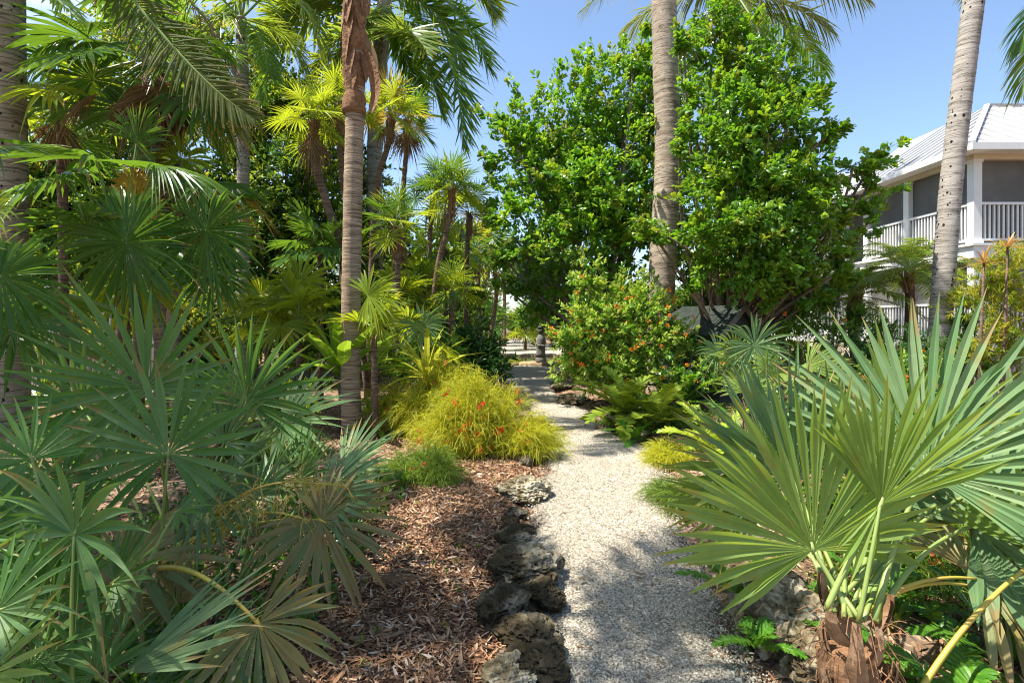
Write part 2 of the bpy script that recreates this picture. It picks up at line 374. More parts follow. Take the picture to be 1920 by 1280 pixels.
def rosettes(mb, C, D, Lf, Wf, per=9, shape='obov', spread=.9, twig=.12, up=.7, mats=(0,), curl=.12, bright=None):
    """leafy twig ends: C (n,3) ends, D (n,3) twig directions; leaves alternate along the twig"""
    n = len(C); D = unit(D)
    pos = np.repeat(C, per, 0); d = np.repeat(D, per, 0); m = len(pos)
    s = np.tile(np.linspace(0, 1, per), n)
    pos = pos - d * ((1 - s) * twig)[:, None] + rng.normal(0, Lf * .06, (m, 3))
    rnd = unit(rng.normal(size=(m, 3)))
    rad = unit(np.cross(d, rnd))
    sp = spread * (1.25 - .6 * s)
    dr = unit(d + rad * sp[:, None] + Z * .12)
    nn = unit(Z * up + d * .5 + rng.normal(0, .35, (m, 3)))
    Ls = Lf * U(.5, 1.25, m) * (1 - .25 * s)
    ix = rng.integers(0, len(mats), n)
    mi = np.repeat(ix, per)
    for q in range(len(mats)):
        sel = mi == q
        if sel.any(): leaves(mb, pos[sel], dr[sel], nn[sel], Ls[sel], Ls[sel] * Wf / Lf, shape, curl, mats[q])

def lobe_points(lobes, n, depthk=.8, sub=7, subr=.28, gap=.0, lo=.35):
    """twig ends: clumps near each lobe's surface; returns points and outward directions"""
    w = np.array([l[1] ** 2 for l in lobes]); w = w / w.sum(); C = []; D = []
    for (c, r, *rest), ww in zip(lobes, w):
        c = np.asarray(c, float); sc = np.array(rest[0]) if rest else V(1, depthk, .9)
        k = max(2, int(n * ww / sub))
        u = unit(rng.normal(size=(k, 3))); rad = (lo + (1 - lo) * rng.random(k) ** .55) * U(.8, 1.12, k)
        ctr = u * rad[:, None]
        for j in range(k):
            q = ctr[j] + rng.normal(0, subr, (sub, 3)) * np.array([1, 1, .7])
            C.append(c + q * r * sc); D.append(unit(q * 1.2 + u[j] + Z * .35 + rng.normal(0, .45, (sub, 3))))
    return np.concatenate(C), np.concatenate(D)

def fan_palm(label, crown, base, mids=(), tr=.06, nf=16, pet=.45, Rr=.5, leaf='thatch', stalk='stalk', bark='bark_thin', group=None, dead=0, el=(75, -45), nseg=24, split=.45,
             name='fan_palm', S=150, explicit=(), droop=.18, flare=1.25, k=7, wid=1., mixleaf=None, skirt=0, mixp=.25, cat='palm', az0=None, spread_az=None):
    crown = np.asarray(crown, float); base = np.asarray(base, float)
    t = thing(name, label, cat, base, group)
    pts = cat_rom([base, *mids, crown], 40 if tr > .05 else 24)
    f = np.linspace(0, 1, len(pts)); n = len(pts)
    rad = tr * (1 + (flare - 1) * np.clip(1 - f * 6, 0, 1) ** 2) * (1 + .07 * np.sin(f * 160) + rng.normal(0, .03, n))
    b = MB(); b.tube(pts, rad, 10, wob=.03); b.build('trunk', M[bark], t, True)
    if skirt or dead:
        b = MB()   # fibrous leaf bases wrapped round the top of the trunk
        m = 46; fz = U(0, 1, m); 
        for i in range(m):
            q = crown - Z * fz[i] * (.22 + skirt); a = U(0, 6.28); d = V(math.cos(a), math.sin(a), 0)
            b.tube(np.array([q - Z * U(.08, .18) + d * tr * .8, q + d * tr * 1.15, q + Z * U(.03, .1) + d * tr * U(1.3, 2.0)]), [.012, .014, .006], 5)
        b.build('leaf_bases', M['fibre'], t)
    ga = 2.399963; a0 = U(0, 6.28) if az0 is None else az0
    for i in range(nf):
        f = i / max(nf - 1, 1); e = R(el[0] + (el[1] - el[0]) * f + U(-9, 9)); a = a0 + (i * ga if spread_az is None else U(-spread_az, spread_az))
        d = az_el(a, e); pl = pet * U(.8, 1.2); hub = crown + d * pl - Z * .12 * pl * (1 - math.sin(e)) 
        ax = unit(d - Z * (.25 + .35 * f)); side = unit(np.cross(d, Z) + 1e-6); nn = np.cross(side, ax)
        nn = nn if nn[2] > 0 or e > 1.2 else -nn
        nn = unit(nn + rng.normal(0, .22, 3))
        lf = leaf
        if mixleaf and rng.random() < mixp: lf = mixleaf
        b = MB(); fan(b, hub, ax, nn, Rr * U(.85, 1.12), S, nseg, split, .1, droop, 0, k=k, wid=wid)
        b.tube(bez(crown - Z * .05, crown + d * pl * .5 + Z * .05, hub, 6), [.012, .009, .008, .007, .006, .006], 5, 1)
        b.build('frond', [M[lf], M[stalk]], t)
    for i in range(dead):
        a = a0 + i * ga * 1.3; d = az_el(a, R(-50 + U(-15, 10))); pl = pet * U(.5, .9); hub = crown + d * pl - Z * .1
        ax = unit(V(d[0] * .35, d[1] * .35, -1)); nn = unit(V(d[0], d[1], .3))
        b = MB(); fan(b, hub, ax, nn, Rr * U(.7, 1.), 65, max(12, nseg - 8), split, -.15, .1, -.25, jit=.15, k=k, tipbreak=.4)
        b.tube(bez(crown, crown + d * pl * .6, hub, 5), .006, 5, 1)
        b.build('dead_frond', [M['dead'], M['dead']], t)
    for (hub, ax, nn, rr, lf, kw) in explicit:
        hub = np.asarray(hub, float)
        b = MB(); q = dict(S=S, nseg=nseg, split=split, droop=droop, k=k); q.update(kw); fan(b, hub, ax, nn, rr, **q)
        mid = (crown + hub) / 2 + Z * .1 * np.linalg.norm(hub - crown)
        b.tube(bez(crown, mid, hub, 8), np.linspace(.013, .007, 8), 5, 1)
        b.build('dead_frond' if lf == 'dead' else 'frond', [M[lf], M[stalk]], t)
    return t

def feather_palm(label, crown, base, mids=(), tr=.2, nf=16, length=3., leaf='feather', stalk='stalk', bark='bark_grey', name='feather_palm', group=None, el=(70, -30), Lmax=.5,
                 w=.018, nl=60, hang=.35, lift=.2, droop=.5, explicit=(), trunk_fn=None, flare=1.3, ang=58, rr=.022, az=None, boots=0, mixleaf=None, cat='palm', skip=None, k=5, tub=None, t0=.15, jit=.1):
    crown = np.asarray(crown, float); base = np.asarray(base, float)
    t = thing(name, label, cat, base, group)
    L = np.linalg.norm(crown - base); n = int(max(30, min(220, L / .045)))
    pts = cat_rom([base, *mids, crown], n); f = np.linspace(0, 1, n); h = f * L
    rad = tr * (1 + (flare - 1) * np.exp(-h / .45)) * (1 - .12 * f)
    saw = (h / (.11 if tr > .09 else .05)) % 1.0
    rad = rad * (1 + .035 * (1 - saw) ** 2 + rng.normal(0, .006, n))
    if tub: rad = tub(f, rad)
    b = MB(); b.tube(pts, rad, 22 if tr > .09 else 12, wob=.008); b.build('trunk', M[bark], t, True)
    if boots:
        b = MB()
        for i in range(boots):
            a = i * 2.4; q = crown - Z * (U(0, .5) * (.5 + tr * 3)); d = V(math.cos(a), math.sin(a), 0)
            b.tube(np.array([q - Z * .1 + d * tr * .7, q + d * tr * 1.1, q + Z * .12 + d * tr * 1.9]), [tr * .28, tr * .22, tr * .1], 6)
        b.build('leaf_bases', M['boot'], t)
    ga = 2.399963; a0 = U(0, 6.28)
    for i in range(nf):
        fr = i / max(nf - 1, 1); e = R(el[0] + (el[1] - el[0]) * fr + U(-7, 7)); a = a0 + i * ga
        if az is not None: a = az[i]
        d = az_el(a, e); l = length * U(.85, 1.1)
        if skip and skip(d): continue
        p1 = crown + d * l * .55; hd = unit(V(d[0], d[1], 0))
        p2 = crown + d * l * .8 + hd * l * .18 - Z * l * droop * U(.7, 1.2)
        b = MB(); feather(b, bez(crown, p1, p2, 16), nl, Lmax, w, ang, hang, lift, rr=rr, k=k, t0=t0)
        lf = mixleaf if mixleaf and rng.random() < .3 else leaf
        b.build('frond', [M[lf], M[stalk]], t)
    for (pp, lf, kw) in explicit:
        b = MB(); q = dict(nl=nl, Lmax=Lmax, w=w, ang=ang, hang=hang, lift=lift, rr=rr, k=k, t0=t0, jit=jit); q.update(kw)
        feather(b, cat_rom(pp, 18), **q); b.build('dead_frond' if lf == 'dead' else 'frond', [M[lf], M[stalk]], t)
    return t

def limb(b, p0, p1, r0, r1, bend=.15, n=8, sides=7, mat=0):
    d = p1 - p0; L = np.linalg.norm(d); m = (p0 + p1) / 2 + rng.normal(0, bend * L, 3) * V(1, 1, .4)
    pts = bez(p0, m, p1, n); b.tube(pts, np.linspace(r0, r1, n), sides, mat, cap=False); return pts

def leafy_tree(label, base, lobes, ntw, Lf, Wf, leaf=('broad',), trunkr=.12, fork=.8, per=9, shape='obov', name='broadleaf_tree', cat='tree', group=None, stems=1, twig=.12, spread=.9,
               twigs=60, bark='wood', extra=None, sticks=None, sub=7, subr=.28, lo=.35, curl=.12, up=.7, thin=.012):
    base = np.asarray(base, float); t = thing(name, label, cat, base, group)
    b = MB(); lb = [np.asarray(l[0], float) for l in lobes]; C, D = lobe_points(lobes, ntw, sub=sub, subr=subr, lo=lo)
    if extra is not None: C = np.vstack([C, extra[0]]); D = np.vstack([D, extra[1]])
    mid = np.mean(lb, 0); br = MB()
    forks = []
    for s in range(stems):
        f = base + V(U(-.3, .3) * (stems > 1), U(-.3, .3) * (stems > 1), 0) + (mid - base) * V(.25, .25, 0) + Z * fork * U(.8, 1.2) + (rng.normal(0, .18, 3) * V(1, 1, 0) if stems > 1 else 0)
        b0 = base + (V(U(-.15, .15), U(-.15, .15), 0) if stems > 1 else 0)
        limb(b, b0, f, trunkr * (1.25 if stems == 1 else .8), trunkr * .7, .06, 10, 9); forks.append(f)
    for c in lb:
        f = forks[rng.integers(len(forks))]
        pts = limb(br, f, c, trunkr * .55, thin * 1.8, .1, 9, 6)
        near = np.argsort(np.linalg.norm(C - c, axis=1))[:max(20, len(C) // len(lb))]
        for j in rng.choice(near, min(len(near), max(3, twigs // len(lb))), replace=False):
            k0 = rng.integers(3, 9); limb(br, pts[k0], C[j], thin, .003, .08, 5, 4)
    for a_, b_ in (sticks or ()): limb(br, P(*a_) - (P(*b_) - P(*a_)) * .5, P(*b_), thin, .003, .04, 6, 5)
    b.build('trunk', M[bark], t, True); br.build('branch', M[bark], t, True)
    b = MB(); rosettes(b, C, D, Lf, Wf, per, shape, spread, twig, up, tuple(range(len(leaf))), curl)
    b.build('crown' if cat == 'tree' else 'foliage', [M[x] for x in leaf], t)
    return t, C, D

FLOWERS = {}
def flower_mesh(kind):
    if kind in FLOWERS: return FLOWERS[kind]
    out = []
    for v in range(4):
        b = MB()
        if kind == 'orange':
            n = 22; u = unit(rng.normal(size=(n, 3)) + Z * .8); leaves(b, u * .012, u, unit(rng.normal(size=(n, 3)) + Z), .024, .022, 'quick', .2)
        else:
            n = 7; p = rng.normal(0, .008, (n, 3)); d = unit(rng.normal(0, .5, (n, 3)) - Z * .6)
            leaves(b, p, d, unit(rng.normal(size=(n, 3))), .034, .011, 'quick', .1)
        out.append(b.mesh(kind + '_flower_mesh', M[kind]))
    FLOWERS[kind] = out; return out
def add_flowers(t, kind, pts, sc=1.0):
    ms = flower_mesh(kind)
    for p in pts: place_copy(ms[rng.integers(4)], 'flower', t, p, (U(-.5, .5), U(-.5, .5), U(0, 6.28)), sc * U(.75, 1.3))

def strap_plant(label, base, n, L, W, leaf, el=(80, 15), droop=.6, name='strap_leaf_plant', group=None, cat='plant', wave=0., face=None):
    base = np.asarray(base, float); t = thing(name, label, cat, base * V(1, 1, 0), group)
    if base[2] > .3 and name != 'ti_plant':
        b = MB(); b.tube(np.array([base * V(1, 1, 0), base * V(1, 1, .5) + V(.02, 0, 0), base + Z * .06]), [.06, .05, .045], 9, wob=.05); b.build('stem', M['bark_thin'], t, True)
    for i in range(n):
        f = i / (n - 1); e = R(el[0] + (el[1] - el[0]) * f + U(-8, 8)); a = i * 2.4 + U(-.2, .2); d = az_el(a, e); l = L * U(.75, 1.1)
        k = 12; s = np.linspace(0, 1, k); hd = unit(V(d[0], d[1], 0))
        c = base + Z * .05 + d * (l * s)[:, None] + hd * (.15 * l * s ** 2)[:, None] - Z * (droop * (1 - .5 * math.sin(e)) * l * s ** 2.3)[:, None]
        if wave: c = c + np.cross(d, Z) * (wave * np.sin(s * 14 + U(0, 6)))[:, None]
        T = unit(np.gradient(c, axis=0)); sd = unit(np.cross(T, Z) + 1e-5); nn = np.cross(sd, T)
        hw = W / 2 * np.sin(np.pi * np.clip(.1 + .9 * s, 0, 1)) ** .55
        b = MB(); b.strips(c[None], sd[None], hw[None], nn[None], .35); b.build('leaf', M[leaf], t)
    return t

def pinnate_plant(label, base, n, L, Lmax, w, leaf, el=(75, 5), droop=.5, nl=24, name='cycad', stalk='stalk', group=None, cat='plant', ang=70, hang=.1, lift=.3, az=None, k=4, t0=.12, rr=.007):
    base = np.asarray(base, float); t = thing(name, label, cat, base, group)
    for i in range(n):
        f = i / max(n - 1, 1); e = R(el[0] + (el[1] - el[0]) * f + U(-8, 8)); a = i * 2.4 + U(-.25, .25)
        if az is not None: a = az[0] + (az[1] - az[0]) * rng.random()
        d = az_el(a, e); l = L * U(.75, 1.12); hd = unit(V(d[0], d[1], 0))
        p2 = base + d * l * .85 + hd * l * .15 - Z * l * droop * U(.5, 1.1) * (1 - .4 * math.sin(e))
        b = MB(); feather(b, bez(base, base + d * l * .55, p2, 12), nl, Lmax, w, ang, hang, lift, t0=t0, rr=rr, k=k, prof=(.6, .5))
        b.build('frond', [M[leaf], M[stalk]], t)
    return t

def wisp_mound(label, base, rx, ry, h, nst, leaf, flowers=0, name='firecracker_shrub', group=None):
    base = np.asarray(base, float); t = thing(name, label, 'shrub', base, group)
    b = MB(); n = nst; k = 8; s = np.linspace(0, 1, k)
    K = 11; ca = U(0, 6.28, K); cr_ = np.sqrt(rng.random(K)) * .72; cx, cy_, chh = np.cos(ca) * cr_, np.sin(ca) * cr_, U(.5, 1.05, K) * (1 - .45 * cr_ ** 2)
    ki = rng.integers(0, K, n)
    a = U(0, 2 * np.pi, n); rr = np.sqrt(rng.random(n)) * U(.6, 1.25, n)
    root = base + np.stack([cx[ki] * rx * .8 + rng.normal(0, .03, n), cy_[ki] * ry * .8 + rng.normal(0, .03, n), np.zeros(n)], 1)
    hh = h * chh[ki] * U(.45, 1.2, n); reach = .42 * U(.6, 1.7, n)
    tip = root + np.stack([np.cos(a) * rr * rx * reach + cx[ki] * rx * .3, np.sin(a) * rr * ry * reach + cy_[ki] * ry * .3, hh * (1 - .5 * np.clip(rr, 0, 1) ** 1.5)], 1)
    mid = (root + tip) / 2 + np.stack([np.cos(a) * .05, np.sin(a) * .05, hh * U(.45, .8, n)], 1)
    c = ((1 - s) ** 2)[None, :, None] * root[:, None] + (2 * s * (1 - s))[None, :, None] * mid[:, None] + (s ** 2)[None, :, None] * tip[:, None]
    T = unit(np.gradient(c, axis=1)); sd = unit(np.cross(T, rng.normal(size=(n, 1, 3)))); nn = np.cross(sd, T)
    b.strips(c, sd, np.broadcast_to(.0035 * (1 - .6 * s), (n, k)), nn, .2)
    # whorls of side shoots on the upper half of each stem
    per = 9; m = n * per; f = U(.3, 1, (n, per)); fi = np.minimum((f * (k - 1)).astype(int), k - 2); fr = (f * (k - 1) - fi)[..., None]
    ii = np.arange(n)[:, None]; p = c[ii, fi] * (1 - fr) + c[ii, fi + 1] * fr; d = T[ii, fi]
    p = p.reshape(-1, 3); d = unit(d.reshape(-1, 3) * .8 + rng.normal(0, .55, (m, 3)) + Z * .1)
    kk = 4; s2 = np.linspace(0, 1, kk); l = U(.07, .2, m)
    c2 = p[:, None] + d[:, None] * (l[:, None] * s2)[..., None] - Z * (.5 * l[:, None] * s2 ** 2)[..., None]
    sd = unit(np.cross(d, rng.normal(size=(m, 3)))); nn = np.cross(sd, d)
    b.strips(c2, np.broadcast_to(sd[:, None], c2.shape), np.broadcast_to(.0028 * (1 - .6 * s2), (m, kk)), np.broadcast_to(nn[:, None], c2.shape), .2)
    b.build('foliage', M[leaf], t)
    if flowers:
        pts = p[rng.choice(m, flowers, replace=False)]
        q = pts[:, 1] < base[1] + ry * .3; pts[~q, 1] -= ry * .6
        add_flowers(t, 'red', pts + rng.normal(0, .02, pts.shape), 1.4)
    return t
# ------------------------------------------------------------------ ground, path, rocks
PATH_Y = np.array([-3., 1.0, 2.2, 3.0, 3.75, 4.55, 6.0, 7.9, 10.7, 13., 15.2, 16.7, 18.5, 21., 25., 29., 33., 40.])
PATH_L = np.array([-.3, .05, .16, .12, .10, .18, .44, .42, .12, -.1, -.5, -1.2, -3., -3.6, -3.4, -2.4, -1.0, -.3])
PATH_R = np.array([.9, .95, 1.02, 1.11, 1.2, 1.41, 1.68, 1.34, .92, .95, 1.3, 2.6, 4.2, 4.6, 4.4, 3.0, 2.2, 1.4])
def xl(y): return np.interp(y, PATH_Y, PATH_L)
def xr(y): return np.interp(y, PATH_Y, PATH_R)
def fbm(x, y, s, seed=0.):
    return np.array([mnoise.fractal(Vector((a * s + seed, b * s, seed)), 1.0, 2.0, 4) for a, b in zip(np.ravel(x), np.ravel(y))]).reshape(np.shape(x))
def gz(x, y):
    d = np.maximum(xl(y) - x, x - xr(y))
    b = np.clip(d / .35, 0, 1); b = b * b * (3 - 2 * b)
    return -.035 + b * .075 + b * .02 * np.sin(x * 2.1 + 1.3) * np.cos(y * 1.7)
def grid_sheet(name, xs, ys, zf, mat):
    X, Y = np.meshgrid(xs, ys); Zg = zf(X, Y); n, m = X.shape
    i = np.arange(n - 1)[:, None] * m + np.arange(m - 1)[None]
    q = np.stack([i, i + 1, i + m + 1, i + m], -1).reshape(-1, 4)
    b = MB(); b.add(np.stack([X, Y, Zg], -1), q); return structure(b.build(name, mat, None, True))

def mulch_mat():
    m, nt, N, L, out = newmat('mulch_ground')
    tc = N('ShaderNodeTexCoord'); n0 = N('ShaderNodeTexNoise'); n0.inputs['Scale'].default_value = 1.1; n0.inputs['Detail'].default_value = 6; L(tc.outputs['Object'], n0.inputs['Vector'])
    vo = N('ShaderNodeTexVoronoi'); vo.inputs['Scale'].default_value = 38; mp = N('ShaderNodeMapping'); mp.inputs['Scale'].default_value = (1, .55, 1)
    n1 = N('ShaderNodeTexNoise'); n1.inputs['Scale'].default_value = 7; L(tc.outputs['Object'], n1.inputs['Vector'])
    L(mixc(N, L, .12, tc.outputs['Object'], n1.outputs[1]), mp.inputs[0]); L(mp.outputs[0], vo.inputs['Vector'])
    s = N('ShaderNodeSeparateColor'); L(vo.outputs['Color'], s.inputs[0])
    col = ramp(N, L, s.outputs[0], [(0, (.035, .02, .014)), (.4, (.12, .062, .034)), (.75, (.26, .15, .085)), (1, (.4, .28, .18))])
    col = mixc(N, L, mth(N, L, 'MULTIPLY', ramp(N, L, n0.outputs[0], [(.42, 0.), (.66, 1.)]), .6), col, (.30, .24, .17))
    b = N('ShaderNodeBsdfPrincipled'); L(col, b.inputs['Base Color']); b.inputs['Roughness'].default_value = .9; b.inputs['Specular IOR Level'].default_value = .15
    bp = N('ShaderNodeBump'); bp.inputs['Strength'].default_value = .8; bp.inputs['Distance'].default_value = .02; L(vo.outputs['Distance'], bp.inputs['Height']); L(bp.outputs[0], b.inputs['Normal'])
    L(b.outputs[0], out.inputs[0]); return m
def gravel_mat():
    m, nt, N, L, out = newmat('shell_gravel')
    tc = N('ShaderNodeTexCoord'); vo = N('ShaderNodeTexVoronoi'); vo.inputs['Scale'].default_value = 105; L(tc.outputs['Object'], vo.inputs['Vector'])
    s = N('ShaderNodeSeparateColor'); L(vo.outputs['Color'], s.inputs[0])
    col = ramp(N, L, s.outputs[0], [(0, (.12, .10, .07)), (.35, (.32, .275, .21)), (.75, (.48, .425, .335)), (1, (.68, .62, .52))])
    n0 = N('ShaderNodeTexNoise'); n0.inputs['Scale'].default_value = 1.6; n0.inputs['Detail'].default_value = 7; L(tc.outputs['Object'], n0.inputs['Vector'])
    col = mixc(N, L, mth(N, L, 'MULTIPLY', ramp(N, L, n0.outputs[0], [(.45, 0.), (.72, 1.)]), .5), col, (.26, .21, .14))
    b = N('ShaderNodeBsdfPrincipled'); L(col, b.inputs['Base Color']); b.inputs['Roughness'].default_value = .9; b.inputs['Specular IOR Level'].default_value = .2
    bp = N('ShaderNodeBump'); bp.inputs['Strength'].default_value = 1; bp.inputs['Distance'].default_value = .008; bp.invert = True; L(vo.outputs['Distance'], bp.inputs['Height']); L(bp.outputs[0], b.inputs['Normal'])
    L(b.outputs[0], out.inputs[0]); return m
def rock_mat():
    m, nt, N, L, out = newmat('coral_limestone')
    tc = N('ShaderNodeTexCoord'); n0 = N('ShaderNodeTexNoise'); n0.inputs['Scale'].default_value = 6; n0.inputs['Detail'].default_value = 8; n0.inputs['Roughness'].default_value = .7; L(tc.outputs['Object'], n0.inputs['Vector'])
    vo = N('ShaderNodeTexVoronoi'); vo.inputs['Scale'].default_value = 26; L(tc.outputs['Object'], vo.inputs['Vector'])
    oi = N('ShaderNodeObjectInfo')
    at = N('ShaderNodeAttribute', attribute_name='vcol'); sp = N('ShaderNodeSeparateColor'); L(at.outputs['Color'], sp.inputs[0])
    col = ramp(N, L, n0.outputs[0], [(.32, (.06, .043, .022)), (.44, (.18, .145, .08)), (.53, (.42, .36, .24)), (.66, (.62, .56, .43))])
    col = mixc(N, L, sp.outputs[0], col, (.036, .027, .014))      # dark algae crust, per rock
    col = mixc(N, L, ramp(N, L, vo.outputs['Distance'], [(.0, .85), (.3, 0.)]), col, (.03, .026, .018))
    b = N('ShaderNodeBsdfPrincipled'); L(col, b.inputs['Base Color']); b.inputs['Roughness'].default_value = .95; b.inputs['Specular IOR Level'].default_value = .1
    h = mth(N, L, 'ADD', n0.outputs[0], vo.outputs['Distance'])
    bp = N('ShaderNodeBump'); bp.inputs['Strength'].default_value = 1; bp.inputs['Distance'].default_value = .03; L(h, bp.inputs['Height']); L(bp.outputs[0], b.inputs['Normal'])
    L(b.outputs[0], out.inputs[0]); return m
M['mulch'] = mulch_mat(); M['gravel'] = gravel_mat(); M['rock'] = rock_mat()

fine = np.concatenate([[-260, -120, -60, -30, -18], np.arange(-12, 12.01, .12), [18, 30, 60, 120, 260]])
finey = np.concatenate([[-60, -20, -8], np.arange(-4, 24.01, .15), [27, 32, 40, 60, 100, 160, 300]])
grid_sheet('ground', fine, finey, gz, M['mulch'])
# gravel path: ragged edges, slightly dished
py_ = np.arange(-3, 40, .08); nx = 22
Lx = xl(py_) + .05 * np.sin(py_ * 5.1) + .03 * np.sin(py_ * 13.) ; Rx = xr(py_) + .05 * np.sin(py_ * 4.3 + 1) + .03 * np.sin(py_ * 11.7)
U_ = np.linspace(0, 1, nx)[None]; X = Lx[:, None] * (1 - U_) + Rx[:, None] * U_; Y = np.repeat(py_[:, None], nx, 1)
Zp = .012 + .016 * np.sin(X * 3.3 + Y * 1.1) * np.sin(Y * 2.3 + .5) - .03 * np.clip(np.abs(U_ - .5) * 2 - .86, 0, 1) / .14
Zp[:, 0] = -.05; Zp[:, -1] = -.05
i = np.arange(len(py_) - 1)[:, None] * nx + np.arange(nx - 1)[None]
b = MB(); b.add(np.stack([X, Y, Zp], -1), np.stack([i, i + 1, i + nx + 1, i + nx], -1).reshape(-1, 4)); structure(b.build('path', M['gravel'], None, True))
def path_z(x, y): return .012 + .016 * np.sin(x * 3.3 + y * 1.1) * np.sin(y * 2.3 + .5)

# loose shell pebbles
def pebbles(n, y0, y1, s0, s1, pw):
    y = y0 + (y1 - y0) * rng.random(n) ** pw; u = rng.random(n)
    x = xl(y) * (1 - u) + xr(y) * u + rng.normal(0, .03, n)
    p = np.stack([x, y, path_z(x, y) + .001], 1)
    o = np.array([[1, 0, 0], [-1, 0, 0], [0, 1, 0], [0, -1, 0], [0, 0, 1], [0, 0, -1]], float)
    q, r = np.linalg.qr(rng.normal(size=(n, 3, 3)))
    sc = U(s0, s1, n)[:, None] * U(.5, 1.3, (n, 3))
    v = p[:, None] + np.einsum('nij,kj->nki', q, o) * sc[:, None, :] * V(1, 1, .7)
    tri = np.array([[0, 2, 4], [2, 1, 4], [1, 3, 4], [3, 0, 4], [2, 0, 5], [1, 2, 5], [3, 1, 5], [0, 3, 5]])
    t = (np.arange(n)[:, None, None] * 6 + tri[None]).reshape(-1, 3)
    c = np.zeros((n, 6, 3)); c[..., 0] = rng.random(n)[:, None]
    return v, t, c
m, nt, N, L, out = newmat('pebble')
at = N('ShaderNodeAttribute', attribute_name='vcol'); sp = N('ShaderNodeSeparateColor'); L(at.outputs['Color'], sp.inputs[0])
bs = N('ShaderNodeBsdfPrincipled'); bs.inputs['Roughness'].default_value = .85; bs.inputs['Specular IOR Level'].default_value = .2
L(ramp(N, L, sp.outputs[0], [(0, (.10, .085, .058)), (.35, (.29, .25, .185)), (.8, (.48, .425, .325)), (1, (.74, .68, .55))]), bs.inputs['Base Color']); L(bs.outputs[0], out.inputs[0]); M['pebble'] = m
b = MB()
for a in ((42000, 1.9, 5.2, .003, .0075, 1.5), (9000, 4.6, 9, .004, .009, 1.2), (260, 2, 8, .009, .018, 1.)):
    v, t, c = pebbles(*a); b.add(v, None, t, c)
o = b.build('gravel', M['pebble']); tag(o, 'loose pale shell gravel lying over the winding path', 'gravel', kind='stuff')

# wood-chip mulch
def chips(n, xf, y0, y1, l0, l1, pw):
    y = y0 + (y1 - y0) * rng.random(n) ** pw; x = xf(y)
    a = U(0, np.pi * 2, n); el = rng.normal(0, .28, n)
    D = np.stack([np.cos(a) * np.cos(el), np.sin(a) * np.cos(el), np.sin(el)], 1)
    p = np.stack([x, y, gz(x, y) + U(.004, .03, n)], 1)
    nn = unit(Z + rng.normal(0, .35, (n, 3))); sd = unit(np.cross(nn, D)); nn = np.cross(D, sd)
    l = U(l0, l1, n); s = np.array([-.5, 0, .5])
    c = p[:, None] + D[:, None] * (l[:, None] * s)[..., None]
    hw = (U(.0022, .0065, n) * (l / l1 + .5))[:, None] * np.array([.5, 1, .3])[None]
    return c, np.broadcast_to(sd[:, None], c.shape), hw, np.broadcast_to(nn[:, None], c.shape)
m, nt, N, L, out = newmat('wood_chip')
at = N('ShaderNodeAttribute', attribute_name='vcol'); sp = N('ShaderNodeSeparateColor'); L(at.outputs['Color'], sp.inputs[0])
bs = N('ShaderNodeBsdfPrincipled'); bs.inputs['Roughness'].default_value = .85; bs.inputs['Specular IOR Level'].default_value = .2
L(ramp(N, L, sp.outputs[0], [(0, (.05, .028, .018)), (.35, (.19, .09, .045)), (.68, (.36, .20, .105)), (.9, (.47, .32, .195)), (1, (.58, .46, .34))]), bs.inputs['Base Color']); L(bs.outputs[0], out.inputs[0]); M['chip'] = m
b = MB()
b.strips(*chips(42000, lambda y: xl(y) + .04 - np.abs(rng.normal(0, 1.0, len(y))) - .0, 1.8, 5.5, .015, .075, 1.3), fold=.25)
b.strips(*chips(16000, lambda y: xl(y) - U(0, 5.5, len(y)), 2.0, 8.5, .02, .09, 1.), fold=.25)
b.strips(*chips(7000, lambda y: xr(y) + U(-.06, 2.2, len(y)), 1.8, 9.5, .02, .09, 1.), fold=.25)
b.strips(*chips(2600, lambda y: U(-2, 3, len(y)), 7.5, 16, .03, .1, 1.), fold=.25)
o = b.build('mulch', M['chip']); tag(o, 'reddish brown wood chip mulch covering the planting beds', 'mulch', kind='stuff')

# ------------------------------------------------------------------ coral rocks edging the path
def rock(label, c, r, crust, group='coral rocks edging the path', name='coral_rock', seed=0, sub=5):
    import bmesh
    bm = bmesh.new(); bmesh.ops.create_icosphere(bm, subdivisions=sub, radius=1)
    sx, sy, sz = r; s = V(seed * 7.3, seed * 3.1, seed)
    vs = np.array([v.co[:] for v in bm.verts]); fs = np.array([[v.index for v in f.verts] for f in bm.faces]); bm.free()
    out = []
    for v in vs:
        q = Vector(v * 1.1 + s); d = 1 + .38 * mnoise.fractal(q, .9, 2.1, 3) 
        dd, _ = mnoise.voronoi(Vector(v * 3.4 + s)); d += -.22 * max(0, .42 - dd[0]) / .42
        dd, _ = mnoise.voronoi(Vector(v * 7 + s)); d += -.2 * max(0, .45 - dd[0]) / .45
        d += .09 * mnoise.noise(Vector(v * 9 + s)) + .07 * mnoise.noise(Vector(v * 19 + s))
        out.append(v * d)
    if crust > .3 and c[1] < 4.2: sx, sy, sz = sx * .98, sy * 1.2, sz * .85
    out = np.array(out) * V(sx, sy, sz) * V(1.12, 1.12, .72)
    cr = np.array([mnoise.fractal(Vector(o * 5 + s), .8, 2, 3) for o in out]) ; col = np.zeros((len(out), 3)); col[:, 0] = np.clip(crust * 1.75 + cr * .8, 0, .95)
    b = MB(); a = U(0, 6.28); rot = np.array([[math.cos(a), -math.sin(a), 0], [math.sin(a), math.cos(a), 0], [0, 0, 1]])
    b.add(out @ rot.T + np.asarray(c), None, fs, col); o = b.build(name, M['rock'], None, False, origin=c)
    return tag(o, label, 'rock', group)
def gp(px, py): d = 1500 / (py - 600); return V((px - 960) / 1000 * d, d, 0)
rock('pale knobbly coral rock alone at the left path edge beside the sunlit mulch', gp(985, 936) + Z * .08, (.19, .15, .13), .0, seed=1)
